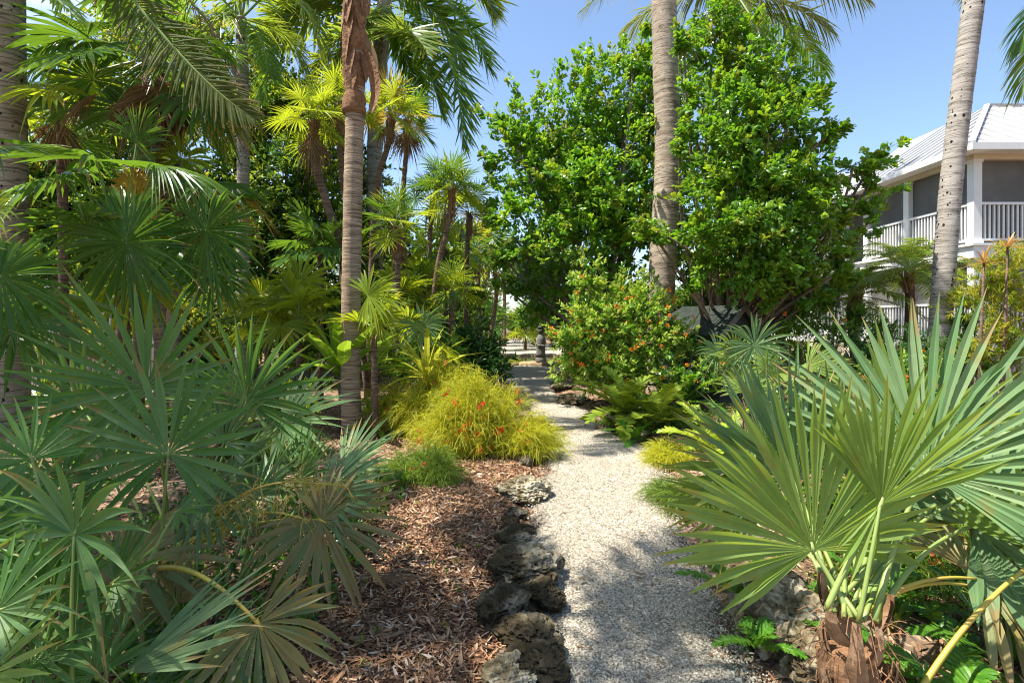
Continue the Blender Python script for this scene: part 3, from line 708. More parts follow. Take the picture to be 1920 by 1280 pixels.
rock('small brown coral stone just in front of the pale knobbly path edge rock', gp(968, 968) + Z * .03, (.08, .06, .05), .35, seed=2)
rock('small dark stone half buried where the shaded row of path rocks starts', gp(955, 985) + Z * .03, (.07, .06, .05), .6, seed=16)
rock('mossy low rock at the far end of the dark coral row', gp(966, 1025) + Z * .05, (.10, .13, .09), .45, seed=3)
rock('largest grey topped boulder in the dark coral row by the path', gp(985, 1085) + Z * .08, (.17, .16, .17), .35, seed=4)
rock('blackened pitted boulder bulging toward the mulch in the coral row', gp(948, 1165) + Z * .07, (.13, .13, .17), .6, seed=5)
rock('blackish coral lump wedged on the gravel side of the row', gp(1015, 1135) + Z * .06, (.10, .10, .11), .5, seed=6)
rock('brown crusted rock in the coral row below the blackened boulder', gp(990, 1210) + Z * .05, (.11, .13, .12), .5, seed=7)
rock('pale chalky rock cut by the bottom of the photo beside the path', gp(955, 1285) + Z * .03, (.11, .09, .09), .1, seed=8)
rock('dark porous rock under the red flowered tips at the path bend', gp(985, 870) + Z * .05, (.14, .08, .07), .55, seed=9)
rock('grey brown stone against the yellow feathery mound at the path bend', gp(1022, 838) + Z * .05, (.15, .16, .10), .25, seed=10)
rock('dark stone tucked under the yellow feathery mound tips', gp(1003, 800) + Z * .06, (.14, .18, .11), .4, seed=11)
rock('dark rock beneath the drooping dark green shrub', gp(945, 745) + Z * .08, (.22, .3, .16), .6, seed=12)
rock('pale flat coral rock at the right path edge below the fern', gp(1150, 806) + Z * .05, (.2, .17, .10), .05, seed=13)
rock('pale coral rock right of the flat one at the path edge', gp(1188, 818) + Z * .05, (.22, .14, .11), .08, seed=14)
rock('brown rubble rock on the right edge under the orange flowered bush', gp(1075, 755) + Z * .05, (.3, .25, .13), .45, seed=15)
rock('low crusted rock at the right bend where shade crosses the path', gp(1052, 730) + Z * .05, (.22, .22, .12), .4, seed=17)
rock('white chalky boulder beside the fibrous palmetto base', gp(1480, 1200) + Z * .10, (.21, .2, .2), .1, seed=18)
rock('mossy top stone leaning on the white chalky boulder', gp(1455, 1160) + Z * .16, (.13, .13, .12), .35, seed=19, group='coral rocks edging the path')
rock('sunlit stone at the bottom edge of the photo in front of the fibrous base', gp(1545, 1275) + Z * .06, (.15, .13, .13), .12, seed=20)
rock('dark stone filling the gap between the small stones and the mossy low rock', gp(962, 1003) + Z * .03, (.08, .1, .07), .55, seed=23)
rock('black crusted stone bridging the mossy rock and the largest boulder', gp(975, 1052) + Z * .05, (.1, .1, .1), .6, seed=24)
rock('brown black rock at the foot of the row just above the chalky rock', gp(1008, 1262) + Z * .04, (.1, .1, .1), .5, seed=25)
rock('small stone lying on the mulch near the drooping brown fan', gp(770, 1110) + Z * .03, (.03, .03, .03), .1, name='mulch_stone', seed=21, sub=3, group='small stones on the mulch')
rock('pale chip of stone on the mulch left of the coral row', gp(690, 1270) + Z * .04, (.04, .03, .03), .05, name='mulch_stone', seed=22, sub=3, group='small stones on the mulch')

# ------------------------------------------------------------------ pond and statue
t = thing('pond_rim', 'low tan stone rim round the shallow pond', 'pond rim', (.7, 19.5, 0))
stone_m = plain('tan_stone', (.40, .29, .15), .85, .2, 5, .6, c2=(.25, .18, .1)); M['stone_tan'] = stone_m
nst = 18
for i in range(nst):
    a0, a1 = 2 * math.pi * i / nst + .015, 2 * math.pi * (i + 1) / nst - .015
    b = MB(); aa = np.linspace(a0, a1, 7)
    pts = np.stack([.7 + 2.9 * np.cos(aa), 19.5 + 2.1 * np.sin(aa), np.full(7, .03) + rng.normal(0, .008, 7)], 1)
    b.tube(pts, np.array([.09, .115, .12, .125, .12, .115, .09]) * U(.9, 1.1), 9, wob=.05); b.build('rim_stone', stone_m, t, True)
m, nt, N, L, out = newmat('pond_water'); bs = N('ShaderNodeBsdfPrincipled'); bs.inputs['Base Color'].default_value = (.10, .08, .05, 1); bs.inputs['Roughness'].default_value = .06; bs.inputs['IOR'].default_value = 1.33
nz = N('ShaderNodeTexNoise'); nz.inputs['Scale'].default_value = 7; bp = N('ShaderNodeBump'); bp.inputs['Strength'].default_value = .12; L(nz.outputs[0], bp.inputs['Height']); L(bp.outputs[0], bs.inputs['Normal']); L(bs.outputs[0], out.inputs[0])
b = MB(); aa = np.linspace(0, 2 * np.pi, 40, endpoint=False); v = np.stack([.7 + 2.85 * np.cos(aa), 19.5 + 2.05 * np.sin(aa), np.full(40, .05)], 1)
b.add(np.vstack([v, [[.7, 19.5, .05]]]), None, [(k, (k + 1) % 40, 40) for k in range(40)]); structure(b.build('water', m))
sm = plain('dark_stone', (.105, .10, .095), .85, .25, 9, .7, c2=(.2, .19, .17))
sx, sy = (1014 - 960) / 1000 * 18.4, 18.4
t = thing('statue', 'dark carved stone figure standing in the pond', 'statue', (sx, sy, .0))
b = MB(); b.lathe([(.17, 0), (.185, .08), (.19, .16), (.16, .22), (.15, .24)], V(sx, sy, 0), 18); b.build('pedestal', sm, t, True)
b = MB(); b.lathe([(.17, .24), (.16, .34), (.155, .5), (.155, .68), (.15, .82), (.135, .92), (.095, .98), (.06, 1.02)], V(sx, sy, 0), 18)
for s in (-1, 1): b.tube(np.array([[sx + s * .125, sy, .9], [sx + s * .145, sy - .03, .7], [sx + s * .09, sy - .135, .62], [sx, sy - .155, .64]]), [.035, .038, .034, .03], 8)
b.build('body', sm, t, True)
b = MB(); b.lathe([(.05, .98), (.06, 1.03), (.1, 1.07), (.115, 1.14), (.1, 1.22), (.09, 1.24)], V(sx, sy, 0), 16)
b.tube(np.array([[sx, sy - .11, 1.17], [sx, sy - .135, 1.13]]), [.012, .02], 6)
for s in (-1, 1): b.tube(np.array([[sx + s * .115, sy, 1.18], [sx + s * .125, sy, 1.10]]), [.02, .016], 6)
b.build('head', sm, t, True)
b = MB(); b.lathe([(.13, 1.235), (.135, 1.26), (.1, 1.29), (.07, 1.33), (.075, 1.36), (.05, 1.4), (.02, 1.43)], V(sx, sy, 0), 16); b.build('headdress', sm, t, True)
# ------------------------------------------------------------------ buildings
white = plain('white_paint', (.76, .76, .73), .55, .04, 3, .05); cream = plain('cream_paint', (.62, .55, .43), .65, .06, 3, .1)
metal = plain('white_metal_roof', (.42, .425, .43), .38, .05, 2.5, .05, metallic=.15); screen_m = plain('dark_screen', (.15, .145, .13), .7, .2, 1.2)
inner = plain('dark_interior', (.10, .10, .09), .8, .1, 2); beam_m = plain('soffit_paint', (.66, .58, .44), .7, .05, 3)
grey_m = plain('grey_fence_paint', (.25, .26, .26), .75, .2, 8, .3); shed_m = plain('dark_shed_wall', (.045, .055, .048), .8, .2, 6, .2)
def seamed_plane(b, corners, nseam, axis_uv, h=.03):
    """roof plane a,b (eave) c,d (ridge) with standing seams"""
    a, e, c, d = [np.asarray(q, float) for q in corners]
    n = unit(np.cross(e - a, d - a)); n = n if n[2] > 0 else -n
    b.add([a, e, c, d, a - n * .06, e - n * .06, c - n * .06, d - n * .06], [(0, 1, 2, 3), (7, 6, 5, 4), (0, 4, 5, 1), (1, 5, 6, 2), (2, 6, 7, 3), (3, 7, 4, 0)])
    L_e = np.linalg.norm(e - a); s0 = unit(e - a)
    for k in range(1, nseam):
        f = k / nseam; p = a + (e - a) * f
        # run straight up the slope until the hip edge
        up = unit(np.cross(n, s0)); up = up if up[2] > 0 else -up
        hgt = np.dot(d - a, up); xd = np.dot(d - a, s0); xc = np.dot(c - a, s0); x = f * L_e
        lim = hgt
        if x < xd and xd > 1e-3: lim = hgt * x / xd
        if x > xc and L_e - xc > 1e-3: lim = hgt * (L_e - x) / (L_e - xc)
        if lim > .1: b.bar(p + n * .018, p + up * (lim - .03) + n * .018, .03, .035)
def railing(parent, a, c, z0, hh, mat, n):
    a = np.asarray(a, float); c = np.asarray(c, float); b = MB()
    A = V(a[0], a[1], z0); C = V(c[0], c[1], z0)
    b.bar(A + Z * hh, C + Z * hh, .09, .06); b.bar(A + Z * .1, C + Z * .1, .05, .06)
    for k in range(1, n):
        p = A + (C - A) * k / n; b.bar(p + Z * .132, p + Z * (hh - .032), .038, .038)
    return b.build('railing', mat, parent)
def post(parent, x, y, z0, z1, w, mat=None):
    b = MB(); b.box(x, x + w, y, y + w, z0, z1); b.box(x - .02, x + w + .02, y - .02, y + w + .02, z1, z1 + .07); b.box(x - .02, x + w + .02, y - .02, y + w + .02, z0 - .1, z0)
    return b.build('post', mat or white, parent)

h = thing('porch_house', 'white two storey house with screened porches and pale metal roof behind the leaning palm', 'house', (11.3, 13, 0))
hx, hy = 11.26, 13.0
b = MB(); b.box(hx + .06, 24, hy + .06, 24, 0, .72); b.build('skirt', cream, h)
b = MB(); b.box(hx - .1, 24, hy - .1, 24, .722, .92); b.box(hx - .1, 24, hy - .1, 24, 3.0, 3.3); b.box(hx - .16, 24, hy - .16, 24, 3.302, 3.36); b.build('floor_band', white, h)
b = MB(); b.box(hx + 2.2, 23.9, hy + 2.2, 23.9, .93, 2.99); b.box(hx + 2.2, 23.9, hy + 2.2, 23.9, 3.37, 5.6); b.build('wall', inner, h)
b = MB(); b.box(hx - .02, 24, hy - .02, 24, 5.42, 5.62); b.box(hx + .2, 24, hy + .2, 23.9, 5.622, 5.66); b.build('beam', beam_m, h)
for y in (hy, 15.15, 16.9): 
    post(h, hx, y, 3.46, 5.35, .2); post(h, hx, y, 1.03, 2.92, .2)
for x in (13.4, 15.6): post(h, x, hy, 3.46, 5.35, .2); post(h, x, hy, 1.03, 2.92, .2)
for z0, z1 in ((3.37, 5.41), (.93, 2.99)):
    b = MB(); b.box(hx + .13, hx + .15, hy + .2, 19, z0, z1); b.build('screen', screen_m, h)
    b = MB(); b.box(hx + .2, 20, hy + .13, hy + .15, z0, z1); b.build('screen', screen_m, h)
    railing(h, (hx + .06, hy + .2), (hx + .06, 15.15), z0, .98, white, 18); railing(h, (hx + .06, 15.35), (hx + .06, 16.9), z0, .98, white, 13)
    railing(h, (hx + .2, hy + .06), (13.4, hy + .06), z0, .98, white, 17); railing(h, (13.6, hy + .06), (15.6, hy + .06), z0, .98, white, 17)
ex, ey, ez = hx - .42, hy - .42, 5.66
b = MB(); seamed_plane(b, ((ex, ey, ez), (24, ey, ez), (24, ey + 3.4, 7.9), (ex + 3.4, ey + 3.4, 7.9)), 30, 0)
seamed_plane(b, ((ex, 17.6, ez), (ex, ey, ez), (ex + 3.4, ey + 3.4, 7.9), (ex + 3.4, 19.4, 7.9)), 12, 0)
b.bar((ex, ey, ez + .04), (ex + 3.4, ey + 3.4, 7.95), .14, .05); b.bar((ex + 3.4, ey + 3.4, 7.94), (24, ey + 3.4, 7.94), .14, .05)
b.build('roof', metal, h)
b = MB(); b.box(ex - .06, 24, ey - .1, ey, ez - .16, ez - .002); b.box(ex - .1, ex, ey, 17.6, ez - .16, ez - .002); b.box(ex + .01, 24, ey + .01, hy - .03, ez - .12, ez - .08); b.box(ex + .01, hx - .03, hy, 17.6, ez - .12, ez - .08); b.build('gutter', white, h)

w = thing('house_wing', 'cream rear house wing with white posts and porch stairs seen between tree and pygmy palms', 'house', (10, 18, 0))
wx, wy = 9.7, 17.6
b = MB(); b.box(wx + .05, 18, wy + .05, 26, 0, .8); b.build('skirt', cream, w)
b = MB(); b.box(wx + 1.2, 11.3, wy + 1.3, 26, .95, 5.1); b.build('wall', cream, w)
b = MB(); b.box(wx - .1, 11.2, wy - .1, 26, .802, .94); b.box(wx - .1, 11.2, wy - .1, 26, 3.0, 3.25); b.build('floor_band', white, w)
b = MB(); b.box(wx - .4, 11.24, wy - .4, 26, 5.1, 5.24); b.build('soffit', beam_m, w)
b = MB(); seamed_plane(b, ((wx - .5, wy - .5, 5.26), (16, wy - .5, 5.26), (16, wy + 3, 7.2), (wx + 3, wy + 3, 7.2)), 14, 0)
seamed_plane(b, ((wx - .5, 26, 5.26), (wx - .5, wy - .5, 5.26), (wx + 3, wy + 3, 7.2), (wx + 3, 26, 7.2)), 14, 0); b.build('roof', metal, w)
for x in (wx, 10.95): post(w, x, wy, 1.05, 2.92, .18); post(w, x, wy, 3.36, 5.02, .18)
post(w, wx, 20.5, 1.05, 2.92, .18); post(w, wx, 20.5, 3.36, 5.02, .18)
for z0 in (.95, 3.26): railing(w, (wx + .09, wy + .2), (wx + .09, 20.5), z0, .95, white, 20); railing(w, (wx + .2, wy + .09), (10.95, wy + .09), z0, .95, white, 9)
b = MB(); b.box(10.1, 10.9, wy + 1.24, wy + 1.29, .96, 2.9); d = b.build('door', white, w)
b = MB(); b.box(10.2, 10.8, wy + 1.225, wy + 1.238, 1.95, 2.75); b.box(10.2, 10.8, wy + 1.225, wy + 1.238, 1.1, 1.8); b.build('pane', screen_m, d)
b = MB()
for k in range(4): b.box(9.75, 10.9, wy - .12 - .28 * (4 - k), wy - .11 - .28 * (3 - k), 0, .19 * (k + 1))
b.build('steps', cream, w)
b = MB(); b.bar((9.72, wy - 1.3, 1.0), (9.72, wy - .1, 1.85), .08, .08); b.bar((9.72, wy - 1.28, 0), (9.72, wy - 1.28, 1.0), .08, .08); b.build('handrail', white, w)

w = thing('pale_cottage', 'pale cottage with slatted skirt and white rail glimpsed beyond the ringed left trunk', 'house', (-11, 11.5, 0))
b = MB(); b.box(-15, -7.6, 11.5, 16, 0, 1.0)
for k in range(62): b.box(-14.95 + k * .12, -14.87 + k * .12, 11.475, 11.498, .05, .95)
b.build('skirt', cream, w)
b = MB(); b.box(-15, -7.5, 11.4, 16, 1.002, 1.14); b.box(-15, -7.5, 11.4, 16, 2.7, 2.9); b.build('floor_band', white, w)
b = MB(); b.box(-15, -7.7, 12.6, 16, 1.15, 2.69); b.box(-15, -7.7, 12.6, 16, 2.91, 4.6); b.build('wall', cream, w)
for x in (-14.9, -12.5, -10.1, -7.75): post(w, x, 11.5, 1.25, 2.62, .14); post(w, x, 11.5, 3.0, 4.4, .14)
for a, c in ((-14.75, -12.5), (-12.35, -10.1), (-9.95, -7.75)): railing(w, (a, 11.57), (c, 11.57), 2.91, .95, white, 16); railing(w, (a, 11.57), (c, 11.57), 1.15, .85, white, 16)
b = MB(); seamed_plane(b, ((-15.4, 11.1, 4.5), (-7.2, 11.1, 4.5), (-7.2, 14, 5.7), (-15.4, 14, 5.7)), 18, 0); b.build('roof', metal, w)
b = MB(); b.box(-9.6, -6.4, 9.0, 10.6, -.02, .09); b.box(-9.6, -6.38, 8.97, 10.63, .092, .11); structure(b.build('walkway', plain('pale_concrete', (.45, .43, .4), .85, .1, 4, .2)))

f = thing('picket_fence', 'low dark grey picket fence half hidden behind the right hand palmettos', 'fence', (6, 9.5, 0))
b = MB()
for k in range(52):
    x = 4.6 + k * .135; y = 9.6 - .04 * (x - 4.6)
    b.box(x, x + .085, y, y + .02, .03, .86 + .015 * math.sin(k * 2.)); b.add([(x, y, .875), (x + .085, y, .875), (x + .0425, y, .94), (x, y + .02, .875), (x + .085, y + .02, .875), (x + .0425, y + .02, .94)], [(0, 1, 4, 3), (1, 2, 5, 4), (2, 0, 3, 5)], [(0, 2, 1), (3, 4, 5)])
b.build('picket_panel', grey_m, f)
b = MB(); b.bar((4.6, 9.65, .3), (11.6, 9.37, .3), .04, .07); b.bar((4.6, 9.65, .7), (11.6, 9.37, .7), .04, .07); b.build('rail', grey_m, f)
for x in (4.5, 6.9, 9.3): b = MB(); b.box(x, x + .09, 9.68 - .04 * (x - 4.6), 9.77 - .04 * (x - 4.6), 0, .95); b.build('post', grey_m, f)

# small dark gabled shed
s = thing('garden_shed', 'small dark green gabled shed with pale trimmed roof behind the sunlit palmetto', 'shed', P(1390, 700, 9.6) * V(1, 1, 0))
m, nt, N, L, out = newmat('shed_shingle'); tc = N('ShaderNodeTexCoord'); br = N('ShaderNodeTexBrick'); br.inputs['Scale'].default_value = 7
br.inputs['Color1'].default_value = (.028, .036, .03, 1); br.inputs['Color2'].default_value = (.055, .064, .054, 1); br.inputs['Mortar'].default_value = (.02, .025, .02, 1); L(tc.outputs['Object'], br.inputs['Vector'])
bs = N('ShaderNodeBsdfPrincipled'); bs.inputs['Roughness'].default_value = .9; bs.inputs['Specular IOR Level'].default_value = .05; L(br.outputs[0], bs.inputs['Base Color']); L(bs.outputs[0], out.inputs[0])
r0 = V(4.18, 9.6, 1.77); ax = unit(V(-.62, .78, 0)); gx = V(ax[1], -ax[0], 0)     # ridge end toward us, ridge direction, gable direction (to the right)
Lr, hw, dz = 1.5, .78, .52
e0, e1 = r0 - gx * hw - Z * dz, r0 + gx * hw - Z * dz
b = MB()
for e in (e0, e1):
    n = unit(np.cross(ax, e - r0)); n = n if n[2] > 0 else -n
    q = [r0, e, e + ax * Lr, r0 + ax * Lr]; b.add([*q, *[v - n * .04 for v in q]], [(0, 1, 2, 3), (7, 6, 5, 4), (0, 4, 5, 1), (1, 5, 6, 2), (2, 6, 7, 3), (3, 7, 4, 0)])
b.build('roof', m, s)
b = MB()
for e in (e0, e1): b.bar(r0 - ax * .016 - Z * .04, e - ax * .016 - Z * .04, .03, .1)
b.build('barge_board', plain('weathered_trim', (.15, .14, .12), .8, .15, 9, .2), s)
b = MB(); i0, i1 = r0 + ax * .12 - gx * .62 - Z * .47, r0 + ax * .12 + gx * .62 - Z * .47; k0, k1 = i0 + ax * 1.2, i1 + ax * 1.2; top0 = r0 + ax * .12 - Z * .06; top1 = top0 + ax * 1.2
g0 = lambda p: V(p[0], p[1], 0)
b.add([g0(i0), g0(i1), g0(k1), g0(k0), i0, i1, k1, k0, top0, top1], [(0, 1, 5, 4), (1, 2, 6, 5), (2, 3, 7, 6), (3, 0, 4, 7)], [(4, 5, 8), (6, 7, 9)]); b.build('wall', shed_m, s)

# ------------------------------------------------------------------ foreground palmettos, frond by frond
def adir(deg): return V(math.cos(R(deg)), 0, math.sin(R(deg)))
CLUMPS = {}
def clump(key, label, base, name='saw_palmetto'):
    CLUMPS[key] = (thing(name, label, 'palmetto', base, 'palmettos'), np.asarray(base, float))
def fr(key, px, py, d, ang, rad, N, leaf='palmetto', S=120, nseg=24, split=.3, lean=0., stalk='stalk', src=None, sr=.0075, **kw):
    """one fan frond: hub seen at px,py, d metres off; ang = picture angle of its middle ribbon; rad in picture pixels; lean tips the axis away(+)"""
    t, base = CLUMPS[key]; H = P(px, py, d); A = unit(adir(ang) + V(0, lean, 0))
    q = dict(droop=.06, tipbreak=.06, cup=.1, fold=.7, k=10, wid=.9); q.update(kw)
    b = MB(); fan(b, H, A, N, rad * d / 1000, S, nseg, split, **q); o = b.build('frond', M[leaf], t)
    s0 = base + V(U(-.05, .05), U(-.05, .05), .08) if src is None else np.asarray(src, float)
    b = MB(); L = np.linalg.norm(H - s0); mid = s0 + (H - s0) * .5 + Z * .16 * L - A * .05
    b.tube(bez(s0, mid, H, 14), np.linspace(sr * 1.3, sr * .75, 14), 6)
    h = H + A * .03; b.tube(np.array([H - A * .015, h]), [sr * 1.1, sr * .5], 6)
    b.build('stalk', M[stalk], o, True)

clump('L1', 'tall green palmetto rising between the ringed left trunk and the slim grey trunk', G(330, 2.9))
fr('L1', 275, 728, 2.6, 118, 220, V(-.1, -.75, .65), S=128, nseg=25, cup=.16, droop=.05)
fr('L1', 462, 752, 3.1, 88, 184, V(.1, -.85, .5), S=135, nseg=28, cup=.14, droop=.08, leaf='palmetto')
fr('L1', 532, 792, 3.4, 25, 153, V(-.2, -.6, .75), leaf='palmetto_blue', S=95, nseg=22, droop=.1)
fr('L1', 405, 770, 3.3, 100, 108, V(.3, -.4, .8), leaf='palmetto_blue', S=110, nseg=20)
fr('L1', 200, 800, 3.3, 150, 135, V(0, -.4, .9), leaf='palmetto', S=100, nseg=20)
clump('L2', 'low spreading palmetto with the widest flat fan under the tall green one', G(300, 2.35))
fr('L2', 316, 850, 2.3, 95, 220, V(-.1, -.35, .93), S=140, nseg=24, lean=.3, cup=.12, droop=.06)
fr('L2', 205, 885, 2.6, 160, 153, V(0, -.3, .9), S=110, nseg=20, leaf='palmetto')
fr('L2', 430, 890, 2.7, 40, 153, V(-.1, -.3, .95), S=100, nseg=20, leaf='palmetto_blue')
fr('L2', 250, 1052, 2.2, -20, 171, V(.1, -.5, .85), 'palmetto_old', S=150, nseg=18, droop=.2, stalk='stalk_yellow')
fr('L2', 115, 905, 2.5, 120, 117, V(.2, -.6, .7), S=120, nseg=20)
clump('L3', 'close palmetto at the left with long ribbons arching like fingers', G(150, 1.75))
fr('L3', 140, 1002, 1.85, 70, 212, V(.05, -.75, .65), S=165, nseg=19, split=.22, droop=.24, wid=1.1, cup=.2)
fr('L3', 60, 860, 2.2, 130, 135, V(.2, -.5, .8), S=120, nseg=20)
fr('L3', 30, 960, 2.1, 150, 135, V(.2, -.5, .8), S=110, nseg=18)
fr('L3', 330, 960, 2.3, 30, 135, V(-.2, -.4, .85), S=70, nseg=14, leaf='palmetto')
clump('L4', 'palmetto cut by the left edge of the photo with broad dark fan', G(-40, 1.6))
fr('L4', -6, 1145, 1.7, 20, 194, V(.3, -.7, .6), S=150, nseg=24, droop=.16, leaf='palmetto')
fr('L4', -60, 1010, 1.9, 60, 171, V(.3, -.6, .7), S=120, nseg=22, leaf='palmetto')
fr('L4', -30, 1270, 1.6, 30, 207, V(.2, -.6, .8), S=60, nseg=10, leaf='palmetto_lime_lit')
clump('L5', 'sprawling palmetto with a folded fan and a browning fan low over the mulch', G(190, 1.95))
fr('L5', 232, 1262, 1.85, 33, 324, V(-.55, -.55, .6), S=24, nseg=14, split=.35, droop=.03, cup=.02, leaf='palmetto_blue', wid=1.25)
fr('L5', 484, 1168, 1.95, -58, 166, V(.2, -.62, .75), 'palmetto_old', S=112, nseg=20, split=.42, droop=.12, stalk='stalk_yellow', src=P(300, 1065, 2.2), sr=.009)
fr('L5', 390, 1215, 2.0, 25, 135, V(-.3, -.3, .9), S=80, nseg=16, leaf='palmetto')
fr('L5', 320, 1235, 2.0, 60, 108, V(-.3, -.3, .9), S=80, nseg=14, leaf='palmetto')
fr('L5', 250, 1330, 1.8, 10, 180, V(0, -.3, .9), S=80, nseg=14, leaf='palmetto')
clump('L6', 'grey green palmetto reaching over the mulch toward the coral rocks', G(430, 2.75))
fr('L2', 120, 960, 2.4, 170, 135, V(.1, -.4, .9), S=110, nseg=18, droop=.2)
fr('L2', 380, 940, 2.5, -10, 135, V(.1, -.4, .9), 'palmetto_blue', S=100, nseg=18, droop=.2)
fr('L4', 60, 1230, 1.75, 10, 171, V(.2, -.5, .8), S=90, nseg=18, droop=.2)
fr('L5', 150, 1190, 2.0, 60, 135, V(.1, -.5, .8), S=110, nseg=20, droop=.2)
fr('L5', 330, 1130, 2.2, 110, 117, V(.1, -.4, .9), 'palmetto_old', S=110, nseg=18, droop=.25)
fr('L2', 60, 1080, 2.2, 140, 153, V(.1, -.5, .8), S=110, nseg=18, droop=.2)
fr('L3', 215, 1090, 2.0, 40, 150, V(.1, -.6, .75), S=110, nseg=20)
fr('L4', 95, 1130, 1.85, 100, 150, V(.2, -.6, .75), S=100, nseg=18)
fr('L5', 180, 1265, 1.8, 120, 150, V(.1, -.5, .8), S=100, nseg=18)
fr('L2', 420, 830, 2.8, 75, 150, V(-.1, -.6, .75), 'palmetto_blue', S=100, nseg=20)
fr('L1', 150, 760, 3.2, 100, 140, V(.1, -.6, .75), S=110, nseg=20)
fr('L6', 602, 975, 2.55, -25, 166, V(.25, -.62, .75), 'palmetto_old', S=150, nseg=26, split=.36, droop=.14, stalk='stalk_yellow', src=P(300, 1060, 2.5))
fr('L6', 600, 930, 2.75, 22, 158, V(.1, -.5, .85), 'palmetto_blue', S=80, nseg=24, split=.42)
fr('L6', 640, 880, 3.1, 35, 135, V(.0, -.55, .8), 'palmetto_blue', S=75, nseg=24, split=.4)
fr('L6', 560, 900, 3.0, 60, 126, V(-.1, -.5, .8), 'palmetto', S=90, nseg=20)
fr('L6', 480, 930, 2.9, 110, 108, V(.1, -.4, .9), 'palmetto_blue', S=110, nseg=20)
fr('L6', 505, 905, 3.1, 50, 126, V(.1, -.4, .9), 'palmetto_blue', S=100, nseg=20)

clump('R1', 'large palmetto with fibrous brown base and glowing lime fans at the right', G(1595, 1.95))
RB = G(1595, 1.95, .42)
def rr(*a, **k): k.setdefault('src', RB + V(U(-.07, .07), U(-.05, .05), 0)); fr('R1', *a, **k)
rr(1525, 1030, 2.05, 104, 335, V(-.08, -.84, .5), 'palmetto_lime_lit', S=106, nseg=42, split=.5, wid=.98, short=.42, fold=.6, cup=.10, arch=.0, droop=.05, stalk='stalk_lime', sr=.010, k=11, lean=.1)
rr(1652, 945, 2.0, 80, 255, V(-.2, -.82, .5), 'palmetto_lime_lit', S=50, nseg=20, wid=1., split=.5, arch=.3, droop=.02, stalk='stalk_lime', sr=.010, k=11)
rr(1650, 948, 1.99, -118, 145, V(-.2, -.8, .5), 'palmetto_lime_lit', S=16, nseg=4, split=.5, droop=.05)
rr(1738, 885, 2.2, 56, 372, V(-.35, -.6, .7), 'palmetto_blue', S=100, nseg=40, split=.44, arch=.12, droop=.03, sr=.010, k=11)
rr(1826, 986, 2.35, 25, 265, V(-.1, -.5, .85), 'palmetto_blue', S=135, nseg=32, split=.5, droop=.08, sr=.009)
rr(1690, 985, 2.5, 120, 140, V(-.2, -.7, .5), 'palmetto_blue', S=140, nseg=28, split=.45)
rr(1490, 905, 2.5, 108, 275, V(.15, -.75, .55), 'palmetto_blue', S=85, nseg=28, split=.42, droop=.03, lean=.1)
rr(1420, 900, 2.6, 150, 215, V(.2, -.6, .7), 'palmetto_lime_lit', S=80, nseg=24, split=.4, droop=.1)
rr(1600, 900, 2.6, 70, 200, V(-.1, -.7, .6), 'palmetto_blue', S=70, nseg=20, split=.42)
rr(1900, 900, 2.6, 70, 260, V(-.3, -.6, .7), 'palmetto_blue', S=80, nseg=26, split=.45)
rr(1400, 960, 2.5, 165, 190, V(.0, -.5, .85), 'palmetto_lime_lit', S=60, nseg=18, split=.4, droop=.12)
rr(1450, 880, 2.8, 125, 230, V(.1, -.65, .7), 'palmetto_blue', S=75, nseg=24, split=.4)
rr(1560, 870, 2.9, 95, 220, V(.0, -.7, .6), 'palmetto_blue', S=70, nseg=24, split=.4)
rr(1700, 860, 2.7, 75, 240, V(-.2, -.7, .6), 'palmetto_lime_lit', S=60, nseg=20, split=.42)
rr(1790, 930, 2.6, 40, 210, V(-.3, -.5, .8), 'palmetto_blue', S=80, nseg=22, split=.42)
rr(1835, 1085, 2.2, 10, 190, V(-.2, -.6, .8), 'palmetto_old', S=120, nseg=24, split=.5, droop=.2, stalk='stalk_yellow')
rr(1960, 1040, 2.1, 40, 210, V(-.4, -.6, .7), 'palmetto_lime_lit', S=110, nseg=26, split=.45, stalk='stalk_yellow', src=G(1700, 1.9, .1), sr=.009)
rr(1880, 1120, 2.3, -40, 170, V(-.2, -.6, .8), 'palmetto_old', S=100, nseg=22, split=.5, droop=.25, stalk='stalk_yellow')
# fibrous base: overlapping boots and hair
t = CLUMPS['R1'][0]; c0 = G(1600, 1.93)
b = MB(); b.tube(np.array([c0, c0 + Z * .15, c0 + V(-.02, .02, .3)]), [.10, .11, .08], 12, wob=.1); trunk_mb = b
for i in range(15):
    a = i * 2.4; d = V(math.cos(a), math.sin(a), 0); q = c0 + Z * (.02 + .028 * i) + d * .07
    b = MB(); l = U(.13, .24) * (1 if i < 8 else .6); tip = q + d * U(.02, .09) + Z * l; s = np.linspace(0, 1, 5); c = bez(q, (q + tip) / 2 + d * .03, tip, 5); sd = unit(np.cross(Z, d))
    hw = np.array([.05, .042, .03, .022, .015]) * U(.7, 1.05)
    b.strips(c[None], np.broadcast_to(sd, (1, 5, 3)), hw[None], np.broadcast_to(d, (1, 5, 3)), -.5); b.strips((c - d * .012)[None], np.broadcast_to(sd, (1, 5, 3)), hw[None] * .95, np.broadcast_to(d, (1, 5, 3)), -.5)
    b.build('leaf_base', M['boot'], t)
b = trunk_mb; n = 240; a = U(0, 6.28, n); q = c0 + np.stack([np.cos(a) * .1, np.sin(a) * .1, U(.05, .5, n)], 1); d = unit(np.stack([np.cos(a), np.sin(a), rng.normal(0, 1, n)], 1)); l = U(.03, .1, n); s = np.linspace(0, 1, 4)
c = q[:, None] + d[:, None] * (l[:, None] * s)[..., None] - Z * (l[:, None] * .5 * s ** 2)[..., None]; sd = unit(np.cross(d, rng.normal(size=(n, 3))))
b.strips(c, np.broadcast_to(sd[:, None], c.shape), np.full((n, 4), .0015), np.broadcast_to(np.cross(sd, d)[:, None], c.shape), .2); b.build('trunk', M['fibre'], t)

